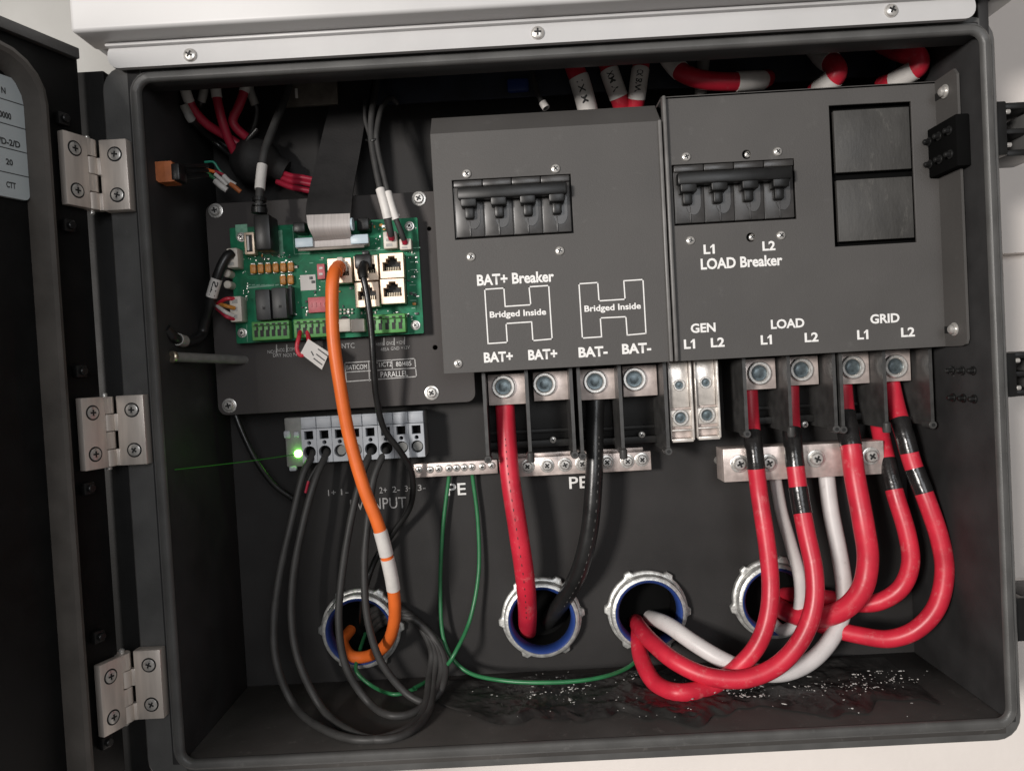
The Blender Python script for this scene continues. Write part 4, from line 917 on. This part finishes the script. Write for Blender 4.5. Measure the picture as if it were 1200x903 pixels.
p = [P(x, y, .0515) for x, y in ((361, 397), (386, 413), (377, 433), (352, 414))]
b = MB(); b.loops([[q for q in p], [q+Vector((0, .0006, 0)) for q in p]]); b.build('tag', M['paper'], t)
b = MB()
for a_, c_ in (((373, 409), (384, 417)), ((371, 415), (380, 422)), ((368, 420), (377, 427)), ((365, 412), (367, 416))): seg_line(b, a_, c_, 1.3, .0513)
b.build('tag_print', M['blackink'], t)
# ---- upper right: bends behind the top rim
UG = 'red cables with white sleeves behind the top edge'
def up(label, pts, r, bands): return cable('sleeved_cable', label, 'cable', pts, r, 'red', UG, bands)
up('red cable with a printed white sleeve, left of the three above the left cover', [(668, 50, .078), (673, 78, .074), (679, 94, .074), (687, 122, .078), (694, 150, .086)], .0064, ((1.85, 3.9, 'sleeve', 1.06, 'marker_sleeve'),))
up('red cable with a printed white sleeve, middle of the three above the left cover', [(706, 50, .082), (712, 76, .078), (717, 92, .078), (725, 114, .081), (734, 140, .088)], .0060, ((1.4, 3.0, 'sleeve', 1.06, 'marker_sleeve'),))
up('red cable with a printed white sleeve, right of the three above the left cover', [(754, 50, .078), (751, 78, .075), (749, 92, .075), (746, 116, .079), (742, 142, .088)], .0056, ((1.2, 2.95, 'sleeve', 1.06, 'marker_sleeve'),))
up('red cable lying sideways between two white sleeves above the right cover', [(775, 55, .080), (790, 76, .072), (803, 87, .066), (825, 94, .063), (855, 96, .063), (878, 95, .066), (893, 94, .074), (898, 92, .088)], .0060, ((0, 1.6, 'sleeve', 1.06, 'marker_sleeve'), (4.3, 5.9, 'sleeve', 1.06, 'marker_sleeve')))
up('red cable in a sharp bend with white sleeves, above the blanked openings', [(955, 55, .082), (966, 68, .072), (977, 76, .062), (980, 87, .058), (970, 98, .064), (956, 108, .078)], .0066, ((0, 1.7, 'sleeve', 1.05, 'marker_sleeve'), (3.35, 4.6, 'sleeve', 1.05, 'marker_sleeve')))
up('red cable hooking round in the top right corner with one white sleeve', [(1035, 52, .080), (1058, 62, .060), (1074, 66, .052), (1076, 78, .052), (1062, 88, .058), (1046, 96, .066), (1034, 100, .075)], .0062, ((3.4, 4.9, 'sleeve', 1.05, 'marker_sleeve'),))
cable('sleeved_cable', 'pale grey sleeve hanging behind the sideways red cable', 'cable', [(826, 55, .086), (824, 75, .084), (822, 100, .084), (820, 125, .086)], .0042, 'gsleeve')
cable('small_wire', 'thin black wire with a white tip above the left cover plate', 'wire', [(622, 70, .080), (625, 92, .076), (630, 110, .072), (640, 127, .069)], .0017, 'pvblack', bands=((2.55, 3, 'sleeve', 1.5, 'white_tip'),))
for t, pts, r_, mk, off in PRINTS: print_dashes(t, pts, r_, mk, 24, 2, 6.5, .45, off)
for key, s_, u0, u1, pts, r_ in (('left of the three above', 'I X M', 2.05, 2.95, [(668, 50, .078), (673, 78, .074), (679, 94, .074), (687, 122, .078), (694, 150, .086)], .0068), ('middle of the three above', 'XM V', 1.55, 2.75, [(706, 50, .082), (712, 76, .078), (717, 92, .078), (725, 114, .081), (734, 140, .088)], .0064), ('right of the three above', 'CX BW', 1.35, 2.75, [(754, 50, .078), (751, 78, .075), (749, 92, .075), (746, 116, .079), (742, 142, .088)], .0060)):
    o = [q for q in C.objects if q.get('label', '').find('sleeve, '+key) >= 0][0]
    wrap_text(o, s_, pts, r_, u0, u1, .0042)
o = [q for q in C.objects if q.name.startswith('sensor_lead')][0]
wrap_text(o, 'ST1', [(272, 297, .056), (265, 302, .053), (257, 318, .052), (250, 340, .053), (246, 355, .055), (241, 375, .060)], .0036, 2.5, 3.35, .0036)
# ================================================================== debris on the floor
zf = -HH
def fl_pt(px, py):
    d = ray(px, py); return CAM + d*((zf-CAM.z)/d.z)
bm = bmesh.new(); nx, ny = 260, 60
la_, lb_ = fl_pt(500, 800), fl_pt(520, 858); ra_, rb_ = fl_pt(1036, 770), fl_pt(1112, 834)
random.seed(3)
from mathutils import noise as NZ
g = []
for j in range(ny+1):
    row = []
    for i in range(nx+1):
        u_, v_ = i/nx, j/ny
        top = la_.lerp(ra_, u_); bot = lb_.lerp(rb_, u_)
        bot = bot.lerp(top, .10+.22*NZ.noise(Vector((u_*7, 1, 2)))+.10*NZ.noise(Vector((u_*23, 5, 2)))+.5*max(0, .12-u_)/.12)
        q = top.lerp(bot, v_)
        q = Vector((q.x, min(q.y, YB-.002), 0))
        f = NZ.fractal(Vector((q.x*30, q.y*30, 3)), 1.0, 2.0, 4)
        cr_ = 1-2*abs(NZ.noise(Vector((q.x*95, q.y*95, 9)))) + .6*(1-2*abs(NZ.noise(Vector((q.x*230, q.y*230, 4)))))
        ed = min(1, 8*min(u_, 1-u_, v_*1.5, (1-v_)*1.5))
        z = zf + .0006 + ed*max(0, .0012 + .0020*f + .0010*cr_)
        row.append(bm.verts.new((q.x, q.y + .003*NZ.noise(Vector((q.x*30, 0, 1)))*(1-abs(2*v_-1)), z)))
    g.append(row)
for j in range(ny):
    for i in range(nx): bm.faces.new((g[j][i], g[j][i+1], g[j+1][i+1], g[j+1][i]))
mb_ = MB(); mb_.bm.free(); mb_.bm = bm
tag(mb_.build('plastic_film', M['film'], origin=fl_pt(800, 820), sharp=60), 'crumpled glossy dark plastic film lying along the enclosure floor', 'plastic film')
b = MB()
cl_ = [(random.gauss(m_, sd), random.gauss(y_, 9)) for m_, sd, y_, n_ in ((1015, 30, 802, 7), (862, 34, 818, 9), (935, 30, 812, 5), (690, 28, 818, 6), (635, 34, 826, 2)) for _ in range(n_)]  # crumbs, plus glints of the film laid as solid white flecks
for k in range(430):
    cx_, cy2 = random.choice(cl_); sp_ = random.choice((3, 5, 9, 16))
    px, py = random.gauss(cx_, sp_), random.gauss(cy2, sp_*.45)
    if k % 9 == 0: px, py = random.uniform(540, 1080), random.uniform(800, 848)
    py = min(max(py, 793), 850)
    if px > 1095 or px < 500: continue
    q = fl_pt(px, py); r_ = random.choice((.0002, .00026, .00034, .0004, .0005, .0007)) * (1.7 if k % 19 == 0 else 1)
    tb = bmesh.new(); bmesh.ops.create_icosphere(tb, subdivisions=1, radius=r_)
    rt = Matrix.Rotation(random.random()*3, 3, 'Z'); el = random.uniform(.6, 2.6)
    for v in tb.verts: v.co = rt @ Vector((v.co.x*el*random.uniform(.7, 1.3), v.co.y*random.uniform(.4, 1.1), v.co.z*random.uniform(.2, .7))) + Vector((q.x, min(q.y, .1), zf+.0042))
    b.merge(tb)
tag(b.build('crumbs_and_glints', M['crumb'], origin=fl_pt(800, 820)), 'scattered white crumbs, shavings and painted film glints on the enclosure floor', 'debris', kind='stuff')
